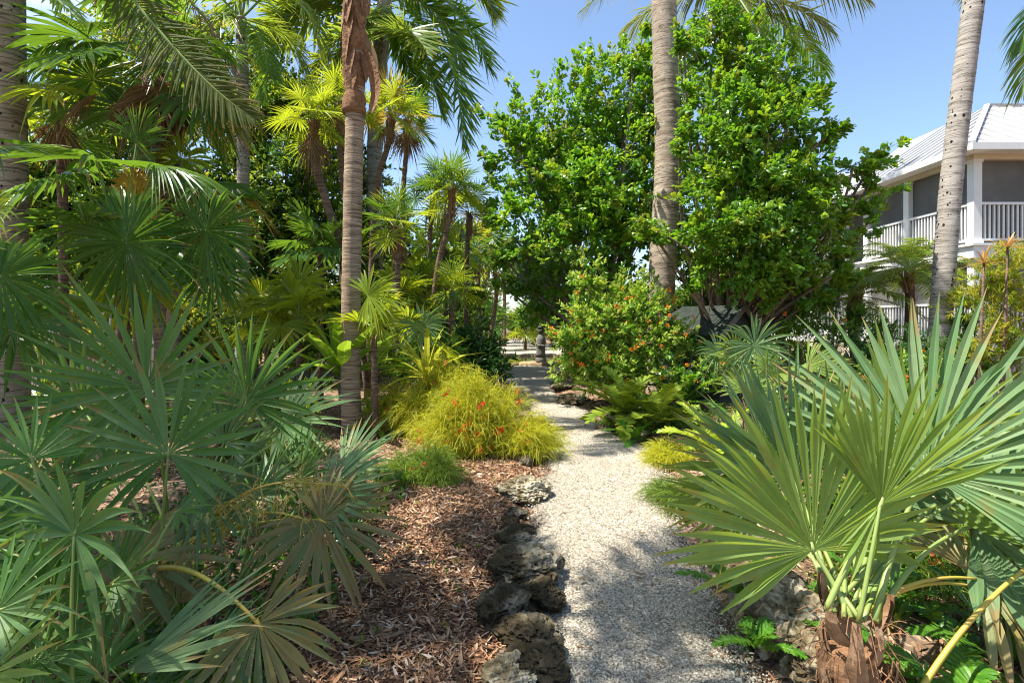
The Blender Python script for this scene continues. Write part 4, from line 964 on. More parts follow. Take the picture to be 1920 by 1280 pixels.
def fruit_stalk(label, pts, n):
    t = thing('flower_stalk', label, 'flower stalk', pts[0]); c = cat_rom(pts, 24)
    b = MB(); b.tube(c, np.linspace(.008, .003, 24), 6); b.build('stem', M['stalk_yellow'], t, True); b = MB()
    for i in range(n):
        p = c[rng.integers(6, 24)]; d = unit(rng.normal(size=3) * V(1, 1, .6) - Z * .2); l = U(.06, .16); cv = bez(p, p + d * l * .6 + Z * .03, p + d * l - Z * l * .5, 6); b.tube(cv, np.linspace(.0028, .0012, 6), 4)
        for k in (2, 3, 4): e = unit(rng.normal(size=3)); b.tube(bez(cv[k], cv[k] + e * .03, cv[k] + e * .055 - Z * .02, 4), [.0016, .0014, .0012, .001], 3)
    b.build('branchlets', M['stalk_yellow'], t)
fruit_stalk('branched yellow flower stalk arching across the left palmettos above the mulch', [P(330, 1060, 2.4), P(420, 950, 2.45), P(520, 905, 2.5), P(640, 910, 2.5)], 46)
fruit_stalk('thinner yellow flower stalk lying lower beside the browning palmetto fan', [P(300, 1050, 2.5), P(400, 990, 2.5), P(500, 960, 2.5), P(580, 975, 2.5)], 26)

# things dropped on the ground
def dropped(label, p, ang, L, W, name='dead_leaf', curl=.4, mat='dead', group='fallen leaves'):
    b = MB(); k = 9; s = np.linspace(0, 1, k); d = V(math.cos(R(ang)), math.sin(R(ang)), 0); sd = V(-d[1], d[0], 0)
    c = p + d * (L * s)[:, None] + Z * (.015 + curl * L * (s - .5) ** 2 * .6)[:, None]; hw = W / 2 * np.sin(np.pi * np.clip(.08 + .9 * s, 0, 1)) ** .7
    b.strips(c[None], np.broadcast_to(sd, (1, k, 3)), hw[None], np.broadcast_to(Z, (1, k, 3)), .5, var=.6); o = b.build(name, M[mat], None, False, origin=p); tag(o, label, 'leaf', group)
dropped('large curled tan leaf lying on the mulch low at the left of the photo', gp(655, 1228) + Z * .05, 12, .24, .06)
dropped('small brown curled leaf on the shaded gravel path', gp(1188, 1083) + Z * .02, -30, .075, .025)
dropped('dark reddish leaf on the gravel in the sunny patch', gp(1196, 1008) + Z * .02, 10, .06, .02)
dropped('pale dry leaf fallen against the mulch under the browning left fan', gp(590, 1125) + Z * .04, -50, .16, .05)
for i, (px, py, lab) in enumerate(((1095, 955, 'tan leaf scrap on the path beside the pale knobbly rock'), (1085, 1095, 'grey leaf scrap on the gravel right of the largest boulder'))): dropped(lab, gp(px, py) + Z * .015, 40 * i, .05, .018)
b = MB(); n = 420; yy = 1.9 + 9 * rng.random(n) ** 1.4; uu = rng.random(n); uu = np.where(rng.random(n) < .6, np.where(uu < .5, uu * .3, 1 - (1 - uu) * .3), uu); xx = xl(yy) * (1 - uu) + xr(yy) * uu
a_ = U(0, 6.28, n); leaves(b, np.stack([xx, yy, path_z(xx, yy) + U(.006, .012, n)], 1), np.stack([np.cos(a_), np.sin(a_), rng.normal(0, .12, n)], 1), unit(Z + rng.normal(0, .25, (n, 3))), U(.015, .05, n), U(.006, .016, n), 'ell', .25)
o = b.build('leaf_litter', M['dead']); tag(o, 'scattered brown leaf scraps and twigs lying on the gravel path', 'leaf litter', kind='stuff')
b = MB(); fan(b, P(690, 1060, 2.9) * V(1, 1, 0) + Z * .12, V(1, -.05, -.05), V(.1, -.5, .85), .32, 18, 10, .4, .0, .1, jit=.15); o = b.build('dead_frond', M['dead'], None, origin=P(690, 1060, 2.9) * V(1, 1, 0)); tag(o, 'shrivelled brown palmetto fan lying on the mulch by the coral row', 'dead frond')
b = MB(); fan(b, P(692, 772, 6.66), V(.6, -.2, -.8), V(.3, -.9, .1), .18, 50, 9, .5, -.2, .1, jit=.15); o = b.build('dead_frond', M['dead'], None, origin=P(692, 772, 6.66)); tag(o, 'dry pinkish brown leaf caught beside the slim grey trunk', 'dead frond')
# ------------------------------------------------------------------ trunks of the tall palms
def onpx(lst): return [P(*q) for q in lst]
# ringed trunk at the left edge
feather_palm('stout ringed palm trunk with dark nicks at the left edge of the photo', P(14, -260, 7.0), G(20, 7.0), onpx([(22, 700, 7), (20, 400, 7), (16, 100, 7)]), .195, 13, 3.2, 'feather', bark='bark_left', name='coconut_palm',
    el=(60, -25), Lmax=.55, nl=60, droop=.55, flare=1.35, k=4, skip=lambda d: d[1] < -.3 or d[0] < -.75, explicit=[
    (onpx([(20, -255, 7.0), (140, -130, 6.6), (300, 60, 6.3), (400, 165, 6.2), (478, 225, 6.2)]), 'feather_olive', dict(Lmax=.46, hang=.15, lift=.05, w=.017, nl=125, up=V(0, -1, .4))),
    (onpx([(20, -255, 7.0), (150, -200, 7.2), (300, -60, 7.4), (400, 60, 7.5), (452, 175, 7.5)]), 'dead', dict(Lmax=.42, hang=.7, ragged=.2)),
    (onpx([(20, -255, 7.0), (10, -140, 6.2), (70, -40, 5.8), (150, 40, 5.6)]), 'feather', dict(Lmax=.4, hang=.4))])
# slim trunk left of the path
def t2w(f, r): return r * np.where(f > .66, 1.22 + .06 * np.sin(f * 190), 1)
t2 = feather_palm('slim grey ringed palm left of the path with brown fibre sheath near its top', P(668, -440, 6.8), G(662, 6.8), onpx([(657, 700, 6.8), (661, 400, 6.8), (667, 150, 6.8), (668, 0, 6.8)]), .122, 8, 1.7, 'feather', bark='bark_tan', name='slim_palm',
    el=(55, -30), Lmax=.5, nl=55, droop=.5, flare=1.25, k=4)
b = MB(); n = 30; zz = np.linspace(P(0, 215, 6.8)[2], P(0, -40, 6.8)[2], n); cx = np.interp(zz, [P(0, 215, 6.8)[2], P(0, -40, 6.8)[2]], [(664 - 960) / 1000 * 6.8, (668 - 960) / 1000 * 6.8])
b.tube(np.stack([cx, np.full(n, 6.8), zz], 1), .137 + .014 * np.sin(np.arange(n) * .9) + .012 * np.sin(np.arange(n) * 2.3), 20, wob=.035)
b.build('sheath', M['fibre'], t2, True)
for i in range(15):
    a = U(0, 6.28) if i > 9 else U(3.6, 6.0); z0 = U(zz[0] - .05, zz[-1]); d = V(math.cos(a), math.sin(a), 0); q = V(np.interp(z0, zz, cx), 6.8, z0) + d * .135
    c = bez(q + Z * .2, q + d * .05, q + d * U(.02, .06) - Z * U(.15, .38), 7); sd = V(-d[1], d[0], 0); hw = U(.05, .1) * np.array([.7, 1, 1, .9, .7, .45, .1])
    b = MB(); b.strips(c[None], np.broadcast_to(sd, (1, 7, 3)), hw[None], np.broadcast_to(d, (1, 7, 3)), .3); b.build('sheath_flap', M['fibre' if i % 3 else 'boot'], t2)
q = P(682, 90, 6.7); c = cat_rom([q, P(698, 130, 6.66), P(704, 170, 6.66), P(696, 212, 6.66)], 10); b = MB(); b.strips(c[None], np.broadcast_to(V(.8, -.6, 0), (1, 10, 3)), (np.array([.04, .07, .09, .1, .1, .1, .09, .085, .07, .03]))[None], np.broadcast_to(V(.6, -.8, 0), (1, 10, 3)), .6); b.build('hanging_sheath', M['fibre'], t2)
b = MB(); c = cat_rom([P(686, 70, 6.7), P(700, 105, 6.65), P(708, 135, 6.65)], 7); b.strips(c[None], np.broadcast_to(V(.8, -.6, 0), (1, 7, 3)), np.array([.03, .05, .06, .06, .05, .04, .02])[None], np.broadcast_to(V(.6, -.8, 0), (1, 7, 3)), .4); b.build('hanging_sheath', M['dead'], t2)
# royal palm among the broadleaf tree
feather_palm('thick smooth grey palm trunk rising through the big leafy tree', P(1240, -260, 10.8), G(1240, 10.8), onpx([(1240, 540, 10.8), (1252, 300, 10.8), (1247, 100, 10.8)]), .27, 12, 3.6, 'feather', bark='bark_royal', name='royal_palm',
    el=(60, -20), Lmax=.7, nl=60, w=.022, droop=.4, flare=1.1, k=4, skip=lambda d: d[2] < .1 or d[0] < -.4)
# leaning coconut trunk at the right
feather_palm('curved pale coconut trunk with dark nicks in front of the white house', P(1868, -300, 9.0), G(1750, 9.0), onpx([(1763, 610, 9), (1783, 350, 9), (1818, 60, 9)]), .168, 13, 3.4, 'coconut', bark='bark_grey', name='coconut_palm',
    el=(75, 10), Lmax=.6, nl=60, droop=.35, flare=1.3, k=4, skip=lambda d: d[0] < -.45)
# coconut palm behind the leafy tree
cp = P(1372, -25, 14)
feather_palm('coconut palm whose drooping fronds fan out above the big leafy tree', cp, G(1360, 14), onpx([(1350, 300, 14)]), .17, 0, 3, 'coconut', bark='bark_brown', name='coconut_palm', Lmax=.75, nl=75, w=.022, hang=.8, k=5, boots=10, rr=.035, explicit=[
    (onpx([(1372, -25, 14), (1440, -60, 13.6), (1540, -40, 13.2), (1632, 5, 13)]), 'coconut', {}),
    (onpx([(1372, -20, 14), (1430, -5, 13.5), (1500, 20, 13.2), (1562, 62, 13)]), 'coconut', {}),
    (onpx([(1372, -15, 14), (1430, 20, 14.4), (1500, 70, 14.7), (1548, 140, 15)]), 'feather', {}),
    (onpx([(1372, -25, 14), (1300, -70, 13.6), (1180, -50, 13.2), (1085, 25, 13)]), 'coconut', {}),
    (onpx([(1372, -20, 14), (1300, -10, 14.4), (1220, 20, 14.6), (1165, 62, 14.8)]), 'coconut', {}),
    (onpx([(1372, -20, 14), (1340, 20, 13.4), (1290, 60, 13), (1250, 130, 12.8)]), 'coconut', {}),
    (onpx([(1372, -20, 14), (1400, 20, 13.4), (1425, 70, 13), (1440, 150, 12.8)]), 'coconut', {}),
    (onpx([(1372, -25, 14), (1360, -120, 13.8), (1400, -220, 13.6)]), 'coconut', {}),
    (onpx([(1372, -25, 14), (1440, -130, 14.4), (1540, -180, 14.6)]), 'coconut', {}),
    (onpx([(1372, -25, 14), (1290, -140, 14.4), (1200, -180, 14.6)]), 'coconut', {})])
# feather palm right of the slim trunk
q0 = (722, 5, 14.50)
feather_palm('big feather palm with glossy drooping fronds behind the slim grey trunk', P(*q0), G(700, 14.5), onpx([(703, 500, 14.50), (702, 300, 14.50), (712, 120, 14.50)]), .22, 0, 3, 'feather', bark='bark_grey', name='feather_palm', Lmax=1.05, nl=125, w=.032, hang=.14, lift=.2, jit=.22, k=5, rr=.03, flare=1.1, explicit=[
    (onpx([q0, (790, -30, 13.81), (870, 40, 13.26), (922, 138, 13.12)]), 'feather', dict(Lmax=.95)),
    (onpx([q0, (790, 40, 13.67), (850, 140, 13.12), (872, 285, 12.98)]), 'feather', dict(Lmax=.95)),
    (onpx([q0, (760, 60, 13.53), (800, 120, 13.26), (830, 220, 13.26)]), 'feather', dict(Lmax=.96)),
    (onpx([q0, (640, -40, 14.09), (550, 10, 13.81), (470, 105, 13.67)]), 'feather_lit', {}),
    (onpx([q0, (650, 20, 14.91), (570, 50, 15.19), (490, 130, 15.33)]), 'feather_lit', {}),
    (onpx([q0, (680, 40, 13.53), (620, 90, 13.12), (585, 170, 12.98)]), 'feather_lit', dict(Lmax=.83)),
    (onpx([q0, (800, -60, 15.19), (890, -30, 15.47), (930, 30, 15.60)]), 'feather_lit', {}),
    (onpx([q0, (760, -80, 13.81), (820, -130, 13.81), (880, -110, 13.81)]), 'feather_lit', {}),
    (onpx([q0, (680, -90, 13.81), (600, -130, 13.81), (520, -100, 13.81)]), 'feather_lit', {}),
    (onpx([q0, (735, -90, 15.19), (760, -170, 16.02)]), 'feather', {}),
    (onpx([q0, (700, 40, 15.19), (665, 100, 15.60), (640, 190, 15.88)]), 'feather_lit', dict(Lmax=.96)),
    (onpx([q0, (740, 60, 13.26), (770, 60, 12.43), (800, 100, 11.88)]), 'feather_lit', dict(Lmax=.83)),
    (onpx([q0, (640, -10, 14), (560, 20, 13.8), (520, 60, 13.6)]), 'feather_lit', {}), (onpx([q0, (600, -60, 14.6), (480, -40, 14.8), (420, 40, 15)]), 'feather_lit', {}), (onpx([q0, (780, 0, 15), (840, 50, 15.4), (868, 130, 15.6)]), 'feather', {}),
    (onpx([q0, (770, -50, 13.6), (830, -70, 13.2), (880, -40, 13)]), 'feather_lit', {}), (onpx([q0, (690, 60, 13.8), (650, 120, 13.4), (640, 200, 13.2)]), 'feather', dict(Lmax=.8)), (onpx([q0, (750, 80, 15), (775, 150, 15.3), (790, 240, 15.4)]), 'feather', dict(Lmax=.8))])
q0 = (452, 35, 11.5)
feather_palm('narrow trunked feather palm arching over the dark left thicket', P(*q0), G(452, 11.5), onpx([(456, 400, 11.5), (455, 150, 11.5)]), .13, 0, 3, 'feather', bark='bark_grey', name='feather_palm', Lmax=.75, nl=70, w=.02, hang=.45, k=4, rr=.025, flare=1.1, explicit=[
    (onpx([q0, (520, -20, 11), (580, 30, 10.8), (600, 100, 10.8)]), 'feather_lit', {}), (onpx([q0, (390, -20, 11), (340, 20, 10.8), (310, 90, 10.8)]), 'feather', {}),
    (onpx([q0, (480, 60, 11), (500, 120, 10.8), (495, 190, 10.8)]), 'feather', dict(Lmax=.5)), (onpx([q0, (420, 30, 11), (385, 70, 10.8), (370, 140, 10.8)]), 'feather_lit', {}),
    (onpx([q0, (440, -60, 11), (400, -90, 10.8)]), 'feather_lit', {}), (onpx([q0, (480, -80, 11), (560, -100, 10.8)]), 'feather_lit', {}), (onpx([q0, (470, 40, 12.2), (540, 70, 12.6), (570, 130, 12.8)]), 'feather_lit', {})])
# palm leaning in at the right edge
q0 = (2070, 20, 9)
feather_palm('palm outside the right edge whose frond tips hang into the blue sky', P(*q0), G(2090, 9), [], .17, 0, 3, 'feather', bark='bark_grey', name='feather_palm', Lmax=.5, nl=60, hang=.6, k=4, explicit=[
    (onpx([q0, (2000, -30, 9), (1935, 20, 9), (1912, 95, 9)]), 'feather', {}), (onpx([q0, (2000, 40, 9), (1935, 90, 9), (1915, 180, 9)]), 'feather_lit', {}), (onpx([q0, (2130, -60, 9), (2200, 0, 9)]), 'feather', {}), (onpx([q0, (2060, -90, 9.3), (2010, -150, 9.8)]), 'feather', {})])

# ------------------------------------------------------------------ dark thatch palms at the left
def ex(px, py, d, ang, rad, N, leaf='thatch', **kw): return (P(px, py, d), adir(ang), N, rad * d / 1000, leaf, kw)
g = 'fan palms'
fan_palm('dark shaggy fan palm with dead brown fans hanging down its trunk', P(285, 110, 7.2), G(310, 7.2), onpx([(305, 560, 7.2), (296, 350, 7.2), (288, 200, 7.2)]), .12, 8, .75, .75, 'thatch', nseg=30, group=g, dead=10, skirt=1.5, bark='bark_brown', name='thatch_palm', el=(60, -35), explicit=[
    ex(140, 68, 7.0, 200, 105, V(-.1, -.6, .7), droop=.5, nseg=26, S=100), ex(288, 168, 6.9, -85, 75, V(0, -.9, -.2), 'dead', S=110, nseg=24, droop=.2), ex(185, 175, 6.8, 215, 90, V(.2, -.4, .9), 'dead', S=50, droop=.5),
    ex(375, 180, 6.9, -30, 110, V(.2, -.6, .7), 'thatch', droop=.4), ex(410, 200, 6.9, -50, 90, V(.3, -.6, .6), 'thatch_yellow_lit', droop=.3, S=70), ex(255, 300, 6.9, 60, 90, V(-.2, -.8, .4), 'thatch', S=80), ex(320, 120, 6.8, 10, 110, V(0, -.5, .85), 'thatch', droop=.35),
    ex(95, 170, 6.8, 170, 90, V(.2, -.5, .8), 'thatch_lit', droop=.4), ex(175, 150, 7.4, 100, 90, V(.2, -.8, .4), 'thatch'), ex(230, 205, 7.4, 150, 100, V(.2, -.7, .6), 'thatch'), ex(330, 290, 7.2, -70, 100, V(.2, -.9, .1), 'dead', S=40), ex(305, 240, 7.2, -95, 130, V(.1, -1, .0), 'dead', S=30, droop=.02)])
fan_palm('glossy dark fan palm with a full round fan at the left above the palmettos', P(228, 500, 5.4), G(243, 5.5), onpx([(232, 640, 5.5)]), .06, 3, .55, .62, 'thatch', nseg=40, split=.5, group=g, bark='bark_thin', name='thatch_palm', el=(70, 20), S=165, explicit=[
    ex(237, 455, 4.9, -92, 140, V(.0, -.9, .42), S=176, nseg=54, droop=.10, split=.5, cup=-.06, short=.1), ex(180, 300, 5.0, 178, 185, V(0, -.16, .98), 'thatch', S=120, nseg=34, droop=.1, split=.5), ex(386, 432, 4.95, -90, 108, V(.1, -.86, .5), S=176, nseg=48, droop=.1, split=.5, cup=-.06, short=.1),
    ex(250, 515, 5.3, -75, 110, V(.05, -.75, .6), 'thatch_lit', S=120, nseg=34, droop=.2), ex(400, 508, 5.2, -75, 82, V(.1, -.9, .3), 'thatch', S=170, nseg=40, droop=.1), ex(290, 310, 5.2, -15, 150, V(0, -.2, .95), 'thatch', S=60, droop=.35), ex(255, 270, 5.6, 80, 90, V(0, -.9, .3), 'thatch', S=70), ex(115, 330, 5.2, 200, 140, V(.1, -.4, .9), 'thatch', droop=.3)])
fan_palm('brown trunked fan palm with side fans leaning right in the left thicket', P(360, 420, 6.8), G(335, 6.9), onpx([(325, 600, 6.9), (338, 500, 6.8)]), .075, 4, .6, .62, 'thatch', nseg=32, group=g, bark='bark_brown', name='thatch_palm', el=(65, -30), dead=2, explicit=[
    ex(400, 345, 6.7, -10, 110, V(.1, -.3, .95), 'thatch', droop=.4), ex(430, 365, 6.6, -40, 90, V(.1, -.6, .8), 'thatch_yellow_lit', S=60, droop=.4), ex(340, 300, 7, 60, 80, V(0, -.9, .3), 'thatch_lit')])
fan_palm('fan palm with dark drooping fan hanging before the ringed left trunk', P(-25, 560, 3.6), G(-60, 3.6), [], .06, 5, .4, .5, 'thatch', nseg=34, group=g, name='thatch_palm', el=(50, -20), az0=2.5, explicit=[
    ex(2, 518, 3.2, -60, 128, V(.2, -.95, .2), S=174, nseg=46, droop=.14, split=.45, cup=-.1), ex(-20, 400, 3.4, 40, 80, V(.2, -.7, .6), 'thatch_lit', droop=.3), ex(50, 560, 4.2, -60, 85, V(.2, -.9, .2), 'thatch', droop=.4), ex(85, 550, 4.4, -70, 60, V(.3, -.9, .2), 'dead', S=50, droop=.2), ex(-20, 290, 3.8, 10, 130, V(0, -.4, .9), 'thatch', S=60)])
fan_palm('sunlit yellow fan palm glowing behind the dark left palms', P(258, 400, 7.0), G(262, 7.0), [], .06, 4, .3, .4, 'thatch_yellow_lit', nseg=26, group=g, name='thatch_palm', mixleaf='thatch_lit', mixp=.5, explicit=[ex(256, 376, 6.6, 80, 52, V(0, -1, .2), 'thatch_yellow_lit', S=175, nseg=30, split=.75)])
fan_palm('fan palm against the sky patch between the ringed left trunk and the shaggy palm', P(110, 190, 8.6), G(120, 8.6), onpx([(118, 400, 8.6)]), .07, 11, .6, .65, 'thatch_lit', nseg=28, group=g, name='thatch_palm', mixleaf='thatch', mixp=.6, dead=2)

# ------------------------------------------------------------------ slim sunlit thatch palms in the middle
mid = [
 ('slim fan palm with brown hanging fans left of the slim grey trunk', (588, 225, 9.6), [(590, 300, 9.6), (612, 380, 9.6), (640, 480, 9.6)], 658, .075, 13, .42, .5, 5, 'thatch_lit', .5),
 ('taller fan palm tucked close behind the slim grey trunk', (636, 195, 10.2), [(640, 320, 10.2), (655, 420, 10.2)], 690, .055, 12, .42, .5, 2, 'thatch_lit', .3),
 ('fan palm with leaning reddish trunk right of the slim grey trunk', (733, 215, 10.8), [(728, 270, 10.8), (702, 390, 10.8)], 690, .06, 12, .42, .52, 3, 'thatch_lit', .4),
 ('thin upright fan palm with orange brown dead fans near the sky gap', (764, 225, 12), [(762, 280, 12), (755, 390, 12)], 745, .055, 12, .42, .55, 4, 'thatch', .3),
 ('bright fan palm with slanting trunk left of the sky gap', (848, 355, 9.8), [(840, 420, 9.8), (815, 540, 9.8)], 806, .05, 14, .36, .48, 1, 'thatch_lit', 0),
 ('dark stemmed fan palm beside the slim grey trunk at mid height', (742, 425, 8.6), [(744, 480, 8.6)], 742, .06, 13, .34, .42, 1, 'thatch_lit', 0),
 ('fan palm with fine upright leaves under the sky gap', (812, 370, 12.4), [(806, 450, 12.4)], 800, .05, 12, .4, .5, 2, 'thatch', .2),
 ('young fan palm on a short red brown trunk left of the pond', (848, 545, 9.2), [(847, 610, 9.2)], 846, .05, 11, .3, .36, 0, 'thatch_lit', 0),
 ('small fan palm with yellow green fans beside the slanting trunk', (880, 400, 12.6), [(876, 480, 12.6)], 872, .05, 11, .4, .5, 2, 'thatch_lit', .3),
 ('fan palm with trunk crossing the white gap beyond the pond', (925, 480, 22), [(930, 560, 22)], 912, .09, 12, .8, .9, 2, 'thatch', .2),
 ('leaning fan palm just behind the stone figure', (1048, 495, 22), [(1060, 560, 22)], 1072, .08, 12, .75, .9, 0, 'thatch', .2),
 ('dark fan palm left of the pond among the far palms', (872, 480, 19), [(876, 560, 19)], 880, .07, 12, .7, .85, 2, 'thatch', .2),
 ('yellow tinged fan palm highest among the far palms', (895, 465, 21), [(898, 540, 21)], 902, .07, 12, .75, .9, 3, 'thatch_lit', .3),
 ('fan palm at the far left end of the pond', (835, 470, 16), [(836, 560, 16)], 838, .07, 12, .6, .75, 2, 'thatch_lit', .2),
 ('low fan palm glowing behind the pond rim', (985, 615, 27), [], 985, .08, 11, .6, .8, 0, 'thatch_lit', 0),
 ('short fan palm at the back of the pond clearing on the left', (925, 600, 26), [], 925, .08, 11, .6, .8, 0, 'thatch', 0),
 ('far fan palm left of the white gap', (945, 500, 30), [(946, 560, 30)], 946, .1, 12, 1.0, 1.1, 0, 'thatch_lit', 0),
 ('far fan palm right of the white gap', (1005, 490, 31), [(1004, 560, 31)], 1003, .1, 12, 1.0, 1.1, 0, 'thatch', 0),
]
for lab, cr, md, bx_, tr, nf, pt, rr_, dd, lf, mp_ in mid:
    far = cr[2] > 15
    fan_palm(lab, P(*cr), G(bx_, cr[2]), onpx(md)[::-1], tr, nf, pt, rr_, lf, nseg=18 if far else 30, wid=.8, group=g, dead=dd, skirt=.25 if dd else 0, mixleaf='thatch_yellow_lit' if mp_ > .25 else 'thatch', mixp=.15 if mp_ > .25 else .3, k=6 if far else 7, split=.32, el=(82, -25), droop=.1)
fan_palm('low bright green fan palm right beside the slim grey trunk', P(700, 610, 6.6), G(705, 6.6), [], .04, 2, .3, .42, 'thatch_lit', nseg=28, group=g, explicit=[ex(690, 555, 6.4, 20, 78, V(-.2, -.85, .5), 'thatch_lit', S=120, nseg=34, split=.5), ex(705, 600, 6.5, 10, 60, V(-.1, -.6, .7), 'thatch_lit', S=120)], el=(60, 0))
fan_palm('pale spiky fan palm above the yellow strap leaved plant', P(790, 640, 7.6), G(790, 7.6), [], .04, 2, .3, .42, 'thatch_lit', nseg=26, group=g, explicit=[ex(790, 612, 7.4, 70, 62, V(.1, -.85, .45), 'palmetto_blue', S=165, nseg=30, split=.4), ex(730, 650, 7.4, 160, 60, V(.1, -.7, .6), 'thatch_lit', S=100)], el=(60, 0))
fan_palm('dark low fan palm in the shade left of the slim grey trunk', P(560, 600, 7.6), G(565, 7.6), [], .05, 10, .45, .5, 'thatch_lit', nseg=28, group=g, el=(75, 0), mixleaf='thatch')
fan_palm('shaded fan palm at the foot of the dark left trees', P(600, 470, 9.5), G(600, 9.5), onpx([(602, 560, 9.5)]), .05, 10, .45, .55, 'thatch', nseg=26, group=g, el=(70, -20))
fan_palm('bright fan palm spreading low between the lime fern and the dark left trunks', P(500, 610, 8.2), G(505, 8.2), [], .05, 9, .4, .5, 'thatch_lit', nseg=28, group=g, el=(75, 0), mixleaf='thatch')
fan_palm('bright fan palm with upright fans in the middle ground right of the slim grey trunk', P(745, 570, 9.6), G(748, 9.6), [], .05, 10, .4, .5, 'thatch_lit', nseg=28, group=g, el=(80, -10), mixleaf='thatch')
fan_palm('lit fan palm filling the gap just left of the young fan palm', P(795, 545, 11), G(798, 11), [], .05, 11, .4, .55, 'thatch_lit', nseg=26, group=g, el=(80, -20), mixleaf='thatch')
# sunlit palmettos in front of the shed
fan_palm('sunlit grey green palmetto in front of the dark shed', P(1400, 700, 6.3), G(1400, 6.3), [], .05, 4, .25, .36, 'palmetto_blue', nseg=22, split=.3, group='palmettos', name='saw_palmetto', cat='palmetto', el=(50, 5), explicit=[
    ex(1415, 648, 6.1, 82, 76, V(-.1, -.85, .5), 'palmetto_blue', S=165, nseg=30, split=.3, k=9), ex(1380, 662, 6.2, 120, 66, V(.1, -.8, .5), 'palmetto_lime_lit', S=150, nseg=26, split=.3), ex(1345, 660, 6.4, 140, 55, V(.1, -.8, .5), 'palmetto_blue', S=120, nseg=20)])
fan_palm('small yellow green palmetto with one fan pointing right of the shed', P(1470, 740, 5.4), G(1470, 5.4), [], .04, 4, .25, .34, 'palmetto_lime_lit', nseg=20, split=.35, group='palmettos', name='saw_palmetto', cat='palmetto', el=(40, 5), explicit=[
    ex(1513, 690, 5.2, 18, 92, V(-.3, -.75, .6), 'palmetto_lime_lit', S=60, nseg=22, split=.5), ex(1440, 700, 5.2, 110, 60, V(.1, -.7, .6), 'palmetto_lime_lit', S=140, nseg=22), ex(1395, 735, 5.0, 60, 70, V(.1, -.5, .8), 'palmetto_lime_lit', S=120)])
# ------------------------------------------------------------------ broadleaf trees
def lobes(lst): return [(P(px, py, d), r * d / 1000) for px, py, d, r in lst]
def sprays(lst, n, d_jit=.15):
    """shoots poking out of the crown: from (px,py,d) to (px,py,d)"""
    C = []; D = []
    for a, b_ in lst:
        a, b_ = P(*a), P(*b_); f = np.linspace(.25, 1, n)[:, None]
        C.append(a + (b_ - a) * f + rng.normal(0, .05, (n, 3))); D.append(np.repeat(unit(b_ - a)[None], n, 0) + rng.normal(0, .35, (n, 3)))
    return np.concatenate(C), np.concatenate(D)
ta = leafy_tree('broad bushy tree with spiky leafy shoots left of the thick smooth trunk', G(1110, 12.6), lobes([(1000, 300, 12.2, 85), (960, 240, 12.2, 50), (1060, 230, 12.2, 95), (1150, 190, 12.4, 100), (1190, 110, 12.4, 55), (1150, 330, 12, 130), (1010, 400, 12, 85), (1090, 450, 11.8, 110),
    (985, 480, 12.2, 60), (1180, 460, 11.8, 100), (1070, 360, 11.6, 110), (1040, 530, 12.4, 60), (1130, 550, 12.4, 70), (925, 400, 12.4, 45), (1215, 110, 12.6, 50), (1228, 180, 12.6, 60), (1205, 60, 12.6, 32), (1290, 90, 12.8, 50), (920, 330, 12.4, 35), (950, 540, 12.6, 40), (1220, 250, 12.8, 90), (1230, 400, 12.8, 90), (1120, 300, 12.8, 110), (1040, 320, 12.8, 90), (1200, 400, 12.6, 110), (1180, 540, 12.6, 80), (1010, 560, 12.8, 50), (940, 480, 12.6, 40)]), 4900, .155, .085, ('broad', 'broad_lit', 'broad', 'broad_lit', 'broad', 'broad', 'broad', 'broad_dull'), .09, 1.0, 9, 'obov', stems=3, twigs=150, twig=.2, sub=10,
    extra=sprays([((960, 260, 12.2), (890, 200, 12.2)), ((980, 230, 12.2), (958, 142, 12.2)), ((1040, 200, 12.2), (1050, 112, 12.2)), ((1100, 170, 12.3), (1110, 92, 12.3)), ((1150, 140, 12.4), (1172, 62, 12.4)), ((960, 300, 12.1), (900, 290, 12.1)), ((985, 420, 12), (915, 330, 12)), ((1070, 190, 12.2), (1085, 100, 12.2)), ((1000, 230, 12.2), (1010, 160, 12.2))], 12), sticks=[((960, 260, 12.2), (890, 200, 12.2)), ((980, 230, 12.2), (958, 142, 12.2)), ((1040, 200, 12.2), (1050, 112, 12.2)), ((1100, 170, 12.3), (1110, 92, 12.3)), ((1150, 140, 12.4), (1172, 62, 12.4)), ((960, 300, 12.1), (900, 290, 12.1)), ((985, 420, 12), (915, 330, 12)), ((1070, 190, 12.2), (1085, 100, 12.2)), ((1000, 230, 12.2), (1010, 160, 12.2))], subr=.2)
